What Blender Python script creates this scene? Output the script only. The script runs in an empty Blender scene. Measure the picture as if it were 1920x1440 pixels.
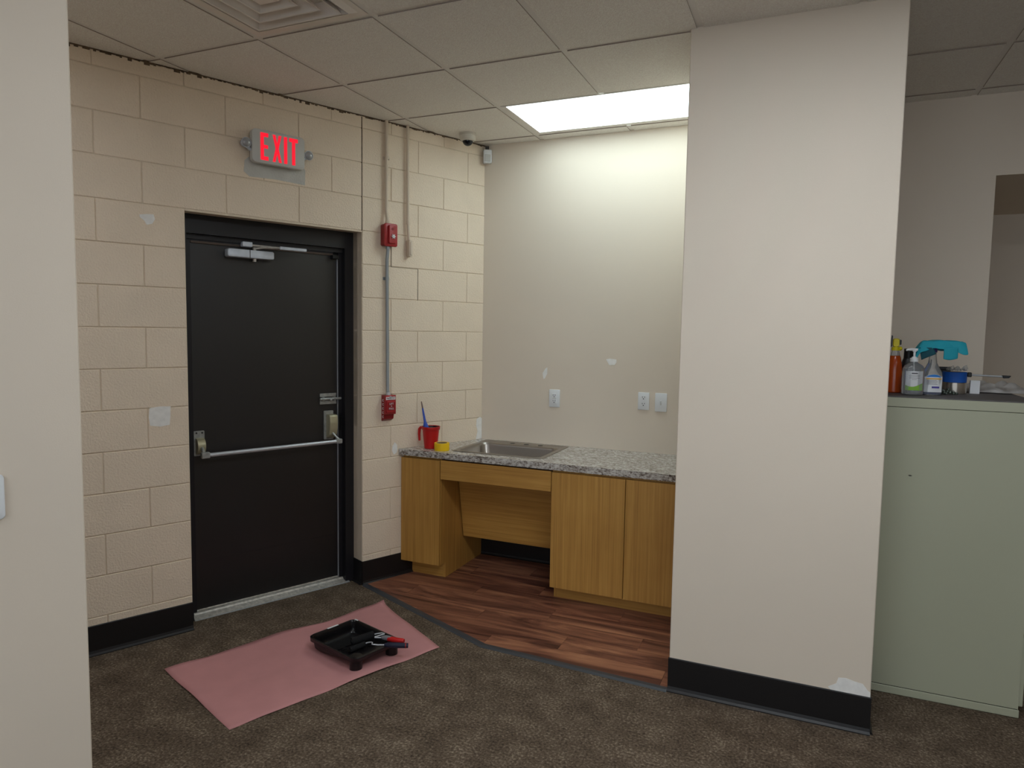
import bpy, bmesh, math, random
from mathutils import Vector, Matrix
random.seed(7)
S = bpy.context.scene
COL = S.collection

# ------------------------------------------------------------------ camera, world, exposure
CAM_H = 1.61
cd = bpy.data.cameras.new('camera'); cam = bpy.data.objects.new('camera', cd); COL.objects.link(cam)
cd.sensor_width = 36.0; cd.lens = 1287.9 / 1920 * 36.0; cd.clip_start = 0.05
yaw, pitch, roll = -0.4066, -0.0767, 0.0157
fw = Vector((math.sin(yaw) * math.cos(pitch), math.cos(yaw) * math.cos(pitch), math.sin(pitch)))
r0 = Vector((math.cos(yaw), -math.sin(yaw), 0)); u0 = r0.cross(fw)
rr = r0 * math.cos(roll) + u0 * math.sin(roll); uu = u0 * math.cos(roll) - r0 * math.sin(roll)
cam.matrix_world = Matrix(((rr.x, uu.x, -fw.x, 0), (rr.y, uu.y, -fw.y, 0), (rr.z, uu.z, -fw.z, CAM_H), (0, 0, 0, 1)))
S.camera = cam
w = bpy.data.worlds.new('world'); S.world = w; w.use_nodes = True
w.node_tree.nodes['Background'].inputs[0].default_value = (0.5, 0.52, 0.55, 1)
w.node_tree.nodes['Background'].inputs[1].default_value = 0.15
S.view_settings.view_transform = 'Standard'; S.view_settings.look = 'None'
S.view_settings.gamma = 1; S.view_settings.use_curve_mapping = False
S.view_settings.exposure = 0.25
E_ALCOVE, E_MAIN, E_REAR, E_FILL_WINDOW, E_FILL_SIDE = 4.2, 13.0, 6.0, 2.0, 7.5          # emission strengths: ceiling lamps, plus the added fill window and side fill lamp

# ------------------------------------------------------------------ materials
def lin(c):
    return tuple((x / 12.92 if x <= .04045 else ((x + .055) / 1.055) ** 2.4) for x in [v / 255 for v in c]) + (1,)
def mat(name, col, rough=.6, metal=0., bump=None, var=None, spec=.5, coat=0., trans=0., ior=1.45, emit=None, alpha=None, lin_col=False):
    m = bpy.data.materials.new(name); m.use_nodes = True; nt = m.node_tree; b = nt.nodes['Principled BSDF']
    c = col if lin_col else lin(col)
    b.inputs['Base Color'].default_value = c; b.inputs['Roughness'].default_value = rough; b.inputs['Metallic'].default_value = metal
    b.inputs['Specular IOR Level'].default_value = spec; b.inputs['Coat Weight'].default_value = coat
    b.inputs['Transmission Weight'].default_value = trans; b.inputs['IOR'].default_value = ior
    tc = nt.nodes.new('ShaderNodeTexCoord')
    if var:
        scale, amt = var
        n = nt.nodes.new('ShaderNodeTexNoise'); n.inputs['Scale'].default_value = scale; n.inputs['Detail'].default_value = 4
        nt.links.new(tc.outputs['Object'], n.inputs['Vector'])
        mx = nt.nodes.new('ShaderNodeMix'); mx.data_type = 'RGBA'
        mx.inputs['A'].default_value = tuple(max(0, x * (1 - amt)) for x in c[:3]) + (1,)
        mx.inputs['B'].default_value = tuple(min(1, x * (1 + amt)) for x in c[:3]) + (1,)
        rp = nt.nodes.new('ShaderNodeMapRange'); rp.inputs[1].default_value = .3; rp.inputs[2].default_value = .7
        nt.links.new(n.outputs['Fac'], rp.inputs[0]); nt.links.new(rp.outputs[0], mx.inputs['Factor'])
        nt.links.new(mx.outputs['Result'], b.inputs['Base Color'])
    if bump:
        scale, st, dist = bump
        n = nt.nodes.new('ShaderNodeTexNoise'); n.inputs['Scale'].default_value = scale; n.inputs['Detail'].default_value = 3
        nt.links.new(tc.outputs['Object'], n.inputs['Vector'])
        bp = nt.nodes.new('ShaderNodeBump'); bp.inputs['Strength'].default_value = st; bp.inputs['Distance'].default_value = dist
        nt.links.new(n.outputs['Fac'], bp.inputs['Height']); nt.links.new(bp.outputs[0], b.inputs['Normal'])
    if emit:
        b.inputs['Emission Color'].default_value = emit[0]; b.inputs['Emission Strength'].default_value = emit[1]
    return m
def ramp_mat(name, stops, mapscale, nscale=1.0, detail=8, rough=.5, rnd=True, bump=0., distort=0., extra=None, spec=.5, offs=10.):
    """noise stretched by mapscale -> colour ramp; random offset per object"""
    m = bpy.data.materials.new(name); m.use_nodes = True; nt = m.node_tree; b = nt.nodes['Principled BSDF']
    b.inputs['Roughness'].default_value = rough; b.inputs['Specular IOR Level'].default_value = spec
    tc = nt.nodes.new('ShaderNodeTexCoord'); mp = nt.nodes.new('ShaderNodeMapping'); mp.inputs['Scale'].default_value = mapscale
    nt.links.new(tc.outputs['Object'], mp.inputs['Vector'])
    if rnd:
        oi = nt.nodes.new('ShaderNodeObjectInfo'); mu = nt.nodes.new('ShaderNodeMath'); mu.operation = 'MULTIPLY'; mu.inputs[1].default_value = offs
        nt.links.new(oi.outputs['Random'], mu.inputs[0]); cb = nt.nodes.new('ShaderNodeCombineXYZ')
        for i in range(3): nt.links.new(mu.outputs[0], cb.inputs[i])
        nt.links.new(cb.outputs[0], mp.inputs['Location'])
    n = nt.nodes.new('ShaderNodeTexNoise'); n.inputs['Scale'].default_value = nscale; n.inputs['Detail'].default_value = detail
    n.inputs['Distortion'].default_value = distort; n.inputs['Roughness'].default_value = .62
    nt.links.new(mp.outputs[0], n.inputs['Vector'])
    cr = nt.nodes.new('ShaderNodeValToRGB'); el = cr.color_ramp.elements
    el[0].position, el[0].color = stops[0][0], lin(stops[0][1]); el[1].position, el[1].color = stops[-1][0], lin(stops[-1][1])
    for p, c in stops[1:-1]:
        e = el.new(p); e.color = lin(c)
    fac = n.outputs['Fac']
    if extra:      # second, finer noise mixed in
        n2 = nt.nodes.new('ShaderNodeTexNoise'); n2.inputs['Scale'].default_value = extra[0]; n2.inputs['Detail'].default_value = 3
        if extra[2]:
            nt.links.new(mp.outputs[0], n2.inputs['Vector'])
        else: nt.links.new(tc.outputs['Object'], n2.inputs['Vector'])
        mm = nt.nodes.new('ShaderNodeMix'); mm.inputs[0].default_value = extra[1]
        nt.links.new(fac, mm.inputs[2]); nt.links.new(n2.outputs['Fac'], mm.inputs[3]); fac = mm.outputs[0]
    nt.links.new(fac, cr.inputs[0]); nt.links.new(cr.outputs[0], b.inputs['Base Color'])
    if bump:
        bp = nt.nodes.new('ShaderNodeBump'); bp.inputs['Strength'].default_value = bump; bp.inputs['Distance'].default_value = .003
        nt.links.new(fac, bp.inputs['Height']); nt.links.new(bp.outputs[0], b.inputs['Normal'])
    return m

M = {}
M['paint'] = mat('beige_wall_paint', (229, 216, 199), .62, bump=(260, .12, .002), var=(1.3, .025))
M['block'] = mat('painted_block', (240, 223, 201), .6, bump=(105, .75, .005), var=(5, .03))
M['mortar'] = mat('painted_mortar', (228, 212, 190), .65, bump=(140, .5, .003))
M['spackle'] = mat('spackle', (244, 242, 238), .8, var=(40, .05))
M['primer'] = mat('grey_primer', (205, 203, 196), .7, bump=(95, .5, .004), var=(9, .10))
M['dark_joint'] = mat('dark_sealant', (104, 86, 68), .8, var=(30, .5))
M['tile'] = mat('ceiling_tile', (250, 243, 236), .9, bump=(210, .9, .004), var=(190, .10))
M['grid'] = mat('ceiling_grid_paint', (240, 236, 230), .5)
M['grid_side'] = mat('hairline_crack', (165, 150, 130), .7)
M['tile_edge'] = mat('shaded_tile_edge', (168, 156, 146), .9)  # fibre tile sides, darkened to put the grid channel's shade into the colour
M['vent'] = mat('vent_enamel', (242, 234, 226), .42)
M['black_base'] = mat('black_rubber', (24, 22, 23), .45, bump=(60, .05, .002))
M['strip'] = mat('grey_transition_rubber', (64, 66, 70), .42)
M['carpet'] = ramp_mat('brown_carpet', [(.30, (48, 40, 32)), (.46, (88, 75, 62)), (.56, (110, 96, 81)), (.72, (165, 150, 130))], (1, 1, 1), 95, 3, .95, False, 1.0, extra=(9, .28, False), spec=.15)
M['plank'] = ramp_mat('red_brown_vinyl_plank', [(.28, (56, 32, 28)), (.41, (102, 63, 51)), (.51, (138, 90, 70)), (.61, (164, 112, 84)), (.75, (192, 140, 106))], (1.0, 8.5, 8.5), 1.15, 9, .36, True, .05, 1.1, spec=.4)
WOODS = [(.30, (163, 117, 56)), (.5, (188, 140, 69)), (.70, (206, 159, 84))]
M['wood_v'] = ramp_mat('golden_laminate_vertical', WOODS, (90, 90, 1.6), 1, 4, .42, True, .03, extra=(3, .3, False))
M['wood_h'] = ramp_mat('golden_laminate_horizontal', WOODS, (1.6, 90, 90), 1, 4, .42, True, .03, extra=(3, .3, False))
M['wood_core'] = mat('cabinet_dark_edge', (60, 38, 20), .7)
M['granite'] = ramp_mat('granite_laminate', [(.32, (62, 51, 45)), (.42, (122, 110, 101)), (.49, (174, 167, 160)), (.57, (212, 209, 203)), (.72, (240, 238, 234))], (.7, 1.6, 1.6), 34, 9, .2, False, .02, 1.6, extra=(90, .32, False))
M['steel'] = mat('brushed_stainless', (176, 172, 166), .28, 1., bump=(300, .03, .001))
M['steel_bowl'] = mat('stainless_bowl', (168, 162, 155), .34, 1.)
M['door'] = mat('black_door_paint', (22, 20, 22), .40, spec=.9, bump=(40, .04, .002), var=(3, .12))
M['frame'] = mat('black_frame_paint', (30, 29, 33), .42, bump=(60, .08, .002))
M['alu'] = mat('satin_aluminium', (206, 210, 216), .36, .55)
M['alu_worn'] = mat('worn_aluminium', (192, 188, 180), .5, .4, var=(60, .25))
M['alu_paint'] = mat('silver_painted_metal', (206, 213, 224), .4, .25, var=(30, .08))
M['zinc'] = mat('zinc_plate', (172, 174, 172), .42, .5, var=(50, .2))
M['brass_dull'] = mat('dull_gold_cover', (188, 182, 152), .4, .45)
M['black'] = mat('black_plastic', (16, 16, 18), .4)
M['tray'] = mat('glossy_black_plastic', (17, 15, 17), .28)
M['nap'] = mat('black_roller_nap', (19, 18, 20), .95, bump=(400, .8, .004))
M['paper'] = mat('pink_rosin_paper', (196, 138, 138), .85, bump=(30, .1, .002), var=(7, .05))
M['white'] = mat('white_plastic', (232, 234, 236), .38)
M['white_wire'] = mat('white_coated_wire', (200, 203, 208), .3)
M['offwhite'] = mat('offwhite_plastic', (214, 208, 196), .42)
M['slot'] = mat('dark_slot', (60, 56, 54), .6)
M['red'] = mat('red_plastic', (196, 30, 30), .38)
M['red_dev'] = mat('red_alarm_plastic', (170, 38, 42), .36)
M['red_dark'] = mat('dark_red_plastic', (140, 24, 30), .4)
M['red_lit'] = mat('lit_red_letter', (150, 4, 14), .5, emit=((1, .008, .03, 1), .85))
M['grey_lens'] = mat('clear_lamp_lens', (170, 172, 176), .15, .3)
M['sign'] = mat('light_grey_sign_plastic', (205, 205, 201), .5)
M['sign_side'] = mat('sign_side_plastic', (140, 132, 118), .5)
M['yellow'] = mat('yellow_tape', (245, 200, 20), .5, bump=(300, .1, .001))
M['card'] = mat('cardboard_core', (140, 125, 105), .8)
M['blue'] = mat('blue_plastic', (42, 78, 178), .4)
M['tip_wood'] = mat('brush_handle_tip', (120, 96, 86), .6)
M['navy'] = mat('navy_rubber', (26, 28, 52), .55)
M['grey_rubber'] = mat('grey_rubber', (128, 128, 132), .55)
M['liner'] = mat('black_paint_inside', (12, 12, 14), .25)
M['painted_pipe'] = mat('painted_conduit', (218, 202, 182), .5)
M['silver_pipe'] = mat('galvanised_conduit', (160, 166, 170), .4, .6)
M['olive'] = mat('sage_green_enamel', (174, 175, 152), .42, bump=(400, .05, .001), var=(2, .02))
M['olive_dark'] = mat('cabinet_gap', (52, 52, 44), .7)
M['mat_top'] = mat('dark_grey_cabinet_top', (92, 88, 88), .6, var=(30, .15))
M['clear'] = mat('clear_plastic', (240, 243, 245), .08, trans=.86, ior=1.35)
M['gel'] = mat('clear_gel', (222, 226, 232), .1, trans=.9, ior=1.33)
M['orange'] = mat('orange_liquid', (205, 84, 22), .18, trans=.35)
M['blue_liquid'] = mat('blue_liquid', (22, 60, 140), .15, trans=.35)
M['yellow_pl'] = mat('yellow_trigger', (226, 206, 22), .4)
M['teal'] = mat('teal_fabric', (26, 150, 168), .75, bump=(60, .3, .004))
M['white_label'] = mat('white_label', (225, 226, 228), .5)
M['green_label'] = mat('green_label_band', (132, 184, 60), .5)
M['ink'] = mat('label_ink', (120, 116, 122), .6)
M['ink_dark'] = mat('label_ink_dark', (62, 64, 72), .6)
M['label_blue'] = mat('label_blue', (38, 120, 200), .5)
M['label_orange'] = mat('label_orange', (222, 170, 70), .5)
M['label_violet'] = mat('label_violet', (74, 66, 150), .5)
M['tape_blue'] = mat('blue_painters_tape', (24, 92, 186), .6)
M['tape_silver'] = mat('silver_tape', (168, 160, 150), .22, .8)
M['bag'] = mat('grey_translucent_film', (186, 182, 178), .3, trans=.25, var=(18, .15))
M['bead'] = mat('dull_green_metal', (92, 100, 92), .35, .7)
M['lit'] = mat('lamp_diffuser', (240, 250, 255), .5, emit=((.80, .965, 1, 1), E_ALCOVE))
M['lit_main'] = mat('lamp_diffuser_room', (250, 250, 250), .5, emit=((.92, .99, 1.05, 1), E_MAIN))
M['lit_rear'] = mat('lamp_diffuser_rear', (250, 250, 250), .5, emit=((.93, .98, 1.02, 1), E_REAR))
M['lit_fill_side'] = mat('fill_diffuser_side', (250, 250, 250), .5, emit=((.90, .97, 1.06, 1), E_FILL_SIDE))
M['navy_smoke'] = mat('dark_dome', (14, 18, 28), .08)

# ------------------------------------------------------------------ frames and builders
CX, CY = -2.117, 4.385                     # corner between block wall and back wall
WD = math.atan2(.908, .419)                # block wall runs along this angle (local +x = towards the corner)
def Fm(frame):
    if frame == 'W': return Matrix.Translation((CX, CY, 0)) @ Matrix.Rotation(WD, 4, 'Z')
    if frame is None: return Matrix.Identity(4)
    return frame
BASE = {}
class MB:
    def __init__(s): s.bm = bmesh.new()
    def box(s, x0, x1, y0, y1, z0, z1, bev=0, seg=1):
        t = bmesh.new(); bmesh.ops.create_cube(t, size=1)
        for v in t.verts: v.co = Vector(((x0 + x1) / 2 + v.co.x * (x1 - x0), (y0 + y1) / 2 + v.co.y * (y1 - y0), (z0 + z1) / 2 + v.co.z * (z1 - z0)))
        if bev: bmesh.ops.bevel(t, geom=t.edges[:], offset=bev, segments=seg, profile=.5, affect='EDGES')
        return s._add(t)
    def _add(s, t, mtx=None):
        if mtx is not None: bmesh.ops.transform(t, matrix=mtx, verts=t.verts)
        me = bpy.data.meshes.new('tmp'); t.to_mesh(me); t.free(); s.bm.from_mesh(me); bpy.data.meshes.remove(me); return s
    def prism(s, poly, a0, a1, axis='z', bev=0, seg=1):
        """poly: 2D points; extruded along axis. axis z: (x,y); y: (x,z); x: (y,z)"""
        t = bmesh.new()
        def P(p, a): return {'z': (p[0], p[1], a), 'y': (p[0], a, p[1]), 'x': (a, p[0], p[1])}[axis]
        lo = [t.verts.new(P(p, a0)) for p in poly]; hi = [t.verts.new(P(p, a1)) for p in poly]
        n = len(poly)
        t.faces.new(lo); t.faces.new(hi[::-1])
        for i in range(n): t.faces.new((lo[i], hi[i], hi[(i + 1) % n], lo[(i + 1) % n]))
        bmesh.ops.recalc_face_normals(t, faces=t.faces)
        if bev: bmesh.ops.bevel(t, geom=[e for e in t.edges], offset=bev, segments=seg, profile=.5, affect='EDGES')
        return s._add(t)
    def lathe(s, prof, n=32, c=(0, 0, 0), mtx=None, caps=True, sx=1, sy=1):
        t = bmesh.new(); rings = []
        for r, z in prof:
            rings.append([t.verts.new((c[0] + sx * r * math.cos(2 * math.pi * i / n), c[1] + sy * r * math.sin(2 * math.pi * i / n), c[2] + z)) for i in range(n)])
        for a, b in zip(rings, rings[1:]):
            for i in range(n): t.faces.new((a[i], a[(i + 1) % n], b[(i + 1) % n], b[i]))
        if caps:
            t.faces.new(rings[0][::-1]); t.faces.new(rings[-1])
        return s._add(t, mtx)
    def cyl(s, p0, p1, r0, r1=None, n=20):
        r1 = r0 if r1 is None else r1; p0 = Vector(p0); p1 = Vector(p1); d = p1 - p0
        m = Matrix.Translation(p0) @ d.to_track_quat('Z', 'Y').to_matrix().to_4x4()
        return s.lathe([(r0, 0), (r1, d.length)], n, mtx=m)
    def tube(s, pts, r, n=10):
        pts = [Vector(p) for p in pts]; t = bmesh.new(); rings = []; up = Vector((0, 0, 1)); prev = None
        rad = r if isinstance(r, (list, tuple)) else [r] * len(pts)
        for i, p in enumerate(pts):
            d = (pts[min(i + 1, len(pts) - 1)] - pts[max(i - 1, 0)]).normalized()
            if prev is None:
                a = d.cross(up)
                if a.length < .01: a = d.cross(Vector((1, 0, 0)))
                a.normalize()
            else: a = (prev - d * prev.dot(d)).normalized()
            prev = a; b = d.cross(a)
            rings.append([t.verts.new(p + (a * math.cos(2 * math.pi * k / n) + b * math.sin(2 * math.pi * k / n)) * rad[i]) for k in range(n)])
        for x, y in zip(rings, rings[1:]):
            for k in range(n): t.faces.new((x[k], x[(k + 1) % n], y[(k + 1) % n], y[k]))
        t.faces.new(rings[0][::-1]); t.faces.new(rings[-1])
        bmesh.ops.recalc_face_normals(t, faces=t.faces)
        return s._add(t)
    def ball(s, c, r, sx=1, sy=1, sz=1, seg=20):
        t = bmesh.new(); bmesh.ops.create_uvsphere(t, u_segments=seg, v_segments=seg // 2, radius=1)
        for v in t.verts: v.co = Vector((c[0] + v.co.x * r * sx, c[1] + v.co.y * r * sy, c[2] + v.co.z * r * sz))
        return s._add(t)
    def grid(s, pts):      # rows of points
        t = bmesh.new(); V = [[t.verts.new(p) for p in row] for row in pts]
        for a, b in zip(V, V[1:]):
            for i in range(len(a) - 1): t.faces.new((a[i], a[i + 1], b[i + 1], b[i]))
        return s._add(t)
def rrect(x0, x1, z0, z1, r, n=6):
    out = []
    for cx, cz, a in ((x1 - r, z1 - r, 0), (x0 + r, z1 - r, 90), (x0 + r, z0 + r, 180), (x1 - r, z0 + r, 270)):
        for k in range(n + 1):
            t = math.radians(a + 90 * k / n); out.append((cx + r * math.cos(t), cz + r * math.sin(t)))
    return out
def obj(name, mb, m, parent=None, smooth=False, base=None, frame=None, label=None, kind=None, mods=None):
    """ONE mesh object. Under a parent its coordinates are those of the parent's frame."""
    bm = mb.bm if isinstance(mb, MB) else mb
    if parent is not None: b = BASE[parent.name]
    else: b = Vector(base or (0, 0, 0))
    bmesh.ops.translate(bm, verts=bm.verts, vec=-b)
    me = bpy.data.meshes.new(name); bm.to_mesh(me); bm.free()
    if smooth:
        for p in me.polygons: p.use_smooth = True
        me.set_sharp_from_angle(angle=math.radians(38))
    me.materials.append(M[m] if isinstance(m, str) else m)
    o = bpy.data.objects.new(name, me); COL.objects.link(o)
    if parent is not None: o.parent = parent; BASE[o.name] = b
    else:
        o.matrix_world = Fm(frame) @ Matrix.Translation(b); BASE[o.name] = b
    if label: o['label'] = label
    if kind: o['kind'] = kind
    for mo in mods or ():
        md = o.modifiers.new(mo[0].lower(), mo[0])
        for k, v in mo[1].items(): setattr(md, k, v)
    return o
def thing(name, label, cat, base=(0, 0, 0), frame=None, group=None):
    o = bpy.data.objects.new(name, None); COL.objects.link(o); o.empty_display_size = .05
    o.matrix_world = Fm(frame) @ Matrix.Translation(Vector(base)); BASE[o.name] = Vector(base)
    o['label'] = label; o['category'] = cat
    if group: o['group'] = group
    return o
def tag(o, label, cat, group=None):
    o['label'] = label; o['category'] = cat
    if group: o['group'] = group
    return o
def text(name, s, size, loc, rot, m, parent, ext=.0003, sx=1., al='CENTER'):
    c = bpy.data.curves.new(name, 'FONT'); c.body = s; c.size = size; c.extrude = ext; c.align_x = al; c.align_y = 'CENTER'
    tmp = bpy.data.objects.new('tmp', c); COL.objects.link(tmp); bpy.context.view_layer.update()
    me = bpy.data.meshes.new_from_object(tmp.evaluated_get(bpy.context.evaluated_depsgraph_get())); bpy.data.objects.remove(tmp); bpy.data.curves.remove(c)
    me.materials.clear(); me.materials.append(M[m]); me.name = name
    o = bpy.data.objects.new(name, me); COL.objects.link(o); o.parent = parent
    o.location = Vector(loc) - BASE[parent.name]; o.rotation_euler = rot; o.scale = (sx, 1, 1); return o

H = 2.887; BY = 4.385
def struct(name, mb, m, **k):
    o = obj(name, mb, m, **k); o['kind'] = 'structure'; return o

# ================================================================== ROOM SHELL
# floor: carpet
mb = MB(); mb.box(-6.2, 5.6, -4.6, 6.1, -.06, 0); floor = struct('floor', mb, 'carpet')
# alcove vinyl planks (cut to the alcove's outline)
def clip(poly, a, b):      # keep left of a->b
    out = []
    def sd(p): return (b[0] - a[0]) * (p[1] - a[1]) - (b[1] - a[1]) * (p[0] - a[0])
    for i in range(len(poly)):
        p, q = poly[i], poly[(i + 1) % len(poly)]; dp, dq = sd(p), sd(q)
        if dp >= 0: out.append(p)
        if dp * dq < 0:
            t = dp / (dp - dq); out.append((p[0] + t * (q[0] - p[0]), p[1] + t * (q[1] - p[1])))
    return out
ALC = [(-2.512, 3.525), (-1.463, 3.088), (-.515, 3.048), (-.515, 4.385), (-2.117, 4.385)]
edges = list(zip(ALC, ALC[1:] + ALC[:1]))
PW, PL = .152, .914
y = 3.048; row = 0
while y < BY:
    x = -3.1 + (row * .37) % PL - .2
    while x < -.5:
        poly = [(x + .0006, y + .0006), (x + PL - .0006, y + .0006), (x + PL - .0006, min(y + PW, BY) - .0006), (x + .0006, min(y + PW, BY) - .0006)]
        for a, b in edges: poly = clip(poly, a, b) if len(poly) > 2 else poly
        if len(poly) > 2:
            ar = abs(sum(poly[i][0] * poly[(i + 1) % len(poly)][1] - poly[(i + 1) % len(poly)][0] * poly[i][1] for i in range(len(poly)))) / 2
            if ar > 2e-4:
                p = MB(); p.prism(poly, 0.0, .005); obj('plank', p, 'plank', floor)
        x += PL
    y += PW; row += 1
# rubber transition strip
def ribbon(pts, wdt, z0, z1, z2):
    t = MB(); bm = t.bm; P = [Vector(p).to_2d() for p in pts]; rows = []
    for i, p in enumerate(P):
        d0 = (P[i] - P[i - 1]).normalized() if i else (P[1] - P[0]).normalized()
        d1 = (P[i + 1] - P[i]).normalized() if i < len(P) - 1 else d0
        nrm = Vector((-(d0.y + d1.y), d0.x + d1.x)).normalized(); k = wdt / 2 / max(.5, nrm.dot(Vector((-d1.y, d1.x))))
        rows.append([(p - nrm * k), (p - nrm * k * .3), (p + nrm * k)])
    V = [[bm.verts.new((q.x, q.y, z)) for q, z in zip(r, (z0, z1, z2))] + [bm.verts.new((r[2].x, r[2].y, 0)), bm.verts.new((r[0].x, r[0].y, 0))] for r in rows]
    for a, b in zip(V, V[1:]):
        for j in range(5): bm.faces.new((a[j], b[j], b[(j + 1) % 5], a[(j + 1) % 5]))
    bm.faces.new(V[0]); bm.faces.new(V[-1][::-1]); bmesh.ops.recalc_face_normals(bm, faces=bm.faces)
    return t
o = struct('trim_1', ribbon([(-2.505, 3.515), (-1.463, 3.075), (-.52, 3.034)], .036, .001, .008, .0075), 'strip')
o['label'] = 'dark grey rubber edging strip between carpet and wood-look planks'

# ceiling: slab above, then grid and tiles
mb = MB(); mb.box(-6.2, 5.6, -4.6, 6.1, H + .03, H + .1); ceil = struct('ceiling', mb, 'tile')
G0X, G0Y, P2 = -2.915, 2.444, .6096
def cell(i, j): return G0X + i * P2, G0Y + j * P2
def inside_block(x, y):            # room side of the block wall?
    return (x - CX) * .908 + (y - CY) * -.419
VENT = (1, -1)
lights = {(2, 2), (3, 2)}
MAINL = [(4, -2), (5, -2)]
REARL = [(1, -6), (2, -6), (7, -6), (8, -6), (0, -3)]
wallA, wallB = (CX - .419 * 4.2, CY - .908 * 4.2), (CX, CY)      # block wall line, room on its right
def tilepoly(x0, x1, y0, y1):
    p = [(x0, y0), (x1, y0), (x1, y1), (x0, y1)]
    p = clip(p, wallB, wallA)
    p = clip(p, (10, BY), (-10, BY)) if len(p) > 2 else p
    return p
g = .0280
for i in range(-3, 12):
    for j in range(-9, 4):
        if (i, j) == VENT or (i, j) in lights or (i, j) in MAINL or (i, j) in REARL: continue
        x0, y0 = cell(i, j)
        if x0 > 5.0 or x0 < -3.8 and y0 < .8: pass
        x1, y1 = x0 + P2, y0 + P2
        p = tilepoly(x0 + g * .5, x1 - g * .5, y0 + g * .5, y1 - g * .5)
        if len(p) < 3: continue
        if -.515 <= x0 and x1 <= .29 and y0 > 3.04: continue
        if y0 < 0: continue
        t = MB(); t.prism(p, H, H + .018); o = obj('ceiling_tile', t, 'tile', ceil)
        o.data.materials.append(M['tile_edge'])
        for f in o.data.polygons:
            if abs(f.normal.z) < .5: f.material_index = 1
# plain tiled field behind the camera, one flat sheet (never in view)
t = MB(); t.box(-6.2, 5.6, -4.6, -3.7, H + .006, H + .02)
for i in range(-6, 15):
    for j in range(-10, -4):
        if (i, j) in REARL: continue
        x0, y0 = cell(i, j)
        if y0 + P2 > .02 + 0: continue
        t.box(x0 + .006, x0 + P2 - .006, y0 + .006, y0 + P2 - .006, H + .006, H + .02)
o = obj('tile_field', t, 'tile', ceil); o['kind'] = 'stuff'
# grid bars
def bar_clip(x0, y0, x1, y1):
    # clip segment against block wall line
    def sd(p): return (wallA[0] - wallB[0]) * (p[1] - wallB[1]) - (wallA[1] - wallB[1]) * (p[0] - wallB[0])
    a, b = (x0, y0), (x1, y1); da, db = sd(a), sd(b)
    if da < 0 and db < 0: return None
    if da * db < 0:
        k = da / (da - db); q = (a[0] + k * (b[0] - a[0]), a[1] + k * (b[1] - a[1]))
        if da < 0: a = q
        else: b = q
    return a, b
for j in range(-9, 4):                       # bars along x (cross tees)
    yy = G0Y + j * P2
    for i in range(-3, 12):
        s = bar_clip(G0X + i * P2 + .0149, yy, G0X + (i + 1) * P2 - .0149, yy)
        if not s or yy < 0: continue
        (xa, ya), (xb, yb) = s
        if xb - xa < .02: continue
        if yy > 3.04 and xa > -.5 and xb < .3: continue
        t = MB(); t.box(xa, xb, yy - .0148, yy + .0148, H + .005, H + .0105); t.box(xa, xb, yy - .003, yy + .003, H + .0105, H + .03)
        obj('grid_bar', t, 'grid', ceil)
for i in range(-3, 12):                      # main runners along y
    xx = G0X + i * P2
    s = bar_clip(xx, 0.02, xx, BY)
    if not s: continue
    (xa, ya), (xb, yb) = s
    if -.515 < xx < .29: yb = min(yb, 3.04)
    if i == 3: yb = G0Y + 2 * P2
    if i in (2, 5): pass
    t = MB(); t.box(xx - .0148, xx + .0148, ya, yb, H + .0045, H + .010); t.box(xx - .003, xx + .003, ya, yb, H + .010, H + .03)
    obj('grid_runner', t, 'grid', ceil)
    if i == 3:
        t = MB(); t.box(xx - .0148, xx + .0148, G0Y + 3 * P2 + .016, BY, H + .0045, H + .010); obj('grid_runner', t, 'grid', ceil)

# wall_left: the painted concrete-block wall (frame W: local x = -s, y = -n)
mb = MB()
HD = 2.2045; CO = .2018; BL = .4033
S0, S1 = .960, 1.972          # door opening
mb.box(-S0, 0.12, .0045, .30, 0, H + .03)                         # behind the blocks, right of the door
mb.box(-5.2, -S1, .0045, .30, 0, H + .03)
mb.box(-S1, -S0, .0045, .30, HD + .0, H + .03)
wl = struct('wall_left', mb, 'mortar', frame='W')
J = .0034
def block(s0, s1, z0, z1, full_right=False):
    # s grows leftwards; local x=-s
    t = MB(); t.box(-s1 + J / 2, -s0 - J / 2, -random.uniform(0, .0012), .06, z0 + J / 2, z1 - J / 2, bev=.0028, seg=1)
    obj('block', t, 'block', wl)
NC = 11
for k in range(-4, NC):
    z1 = HD - k * CO; z0 = z1 - CO
    if z1 <= 0: continue
    z0 = max(z0, 0.0); z1c = min(z1, H - .004)
    typeA = (k % 2 != 0)
    js = [(.15 if typeA else .352) + BL * n for n in range(-1, 13)]
    cuts = sorted(set([0.0] + [s for s in js if s > .05] + [S0, S1] if k >= 0 else [0.0] + [s for s in js if s > .05] + [S0]))
    # merge near duplicates
    cc = []
    for c in cuts:
        if cc and c - cc[-1] < .06:
            if c in (S0, S1): cc[-1] = c
            continue
        cc.append(c)
    for a, b in zip(cc, cc[1:]):
        if k >= 0 and a >= S0 - .001 and b <= S1 + .001: continue
        if a > 3.3: continue
        block(a, b, z0, z1c)
# extra depth of the jamb blocks: door returns (face blocks reach the frame)
for k in range(0, NC):
    z1 = HD - k * CO; z0 = max(0, z1 - CO)
    t = MB(); t.box(-S0 - .0, -S0 + .10, .055, .16, z0 + J / 2, z1 - J / 2, bev=.003); obj('jamb_block', t, 'block', wl)
    t = MB(); t.box(-S1 - .10, -S1 + .0, .055, .16, z0 + J / 2, z1 - J / 2, bev=.003); obj('jamb_block', t, 'block', wl)
# lintel soffit with the steel angle's painted edge
t = MB(); t.box(-S1, -S0, .012, .105, HD - .004, HD + .02); t.box(-S1, -S0, .003, .012, HD - .009, HD + .01); obj('lintel_angle', t, 'mortar', wl)
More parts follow.
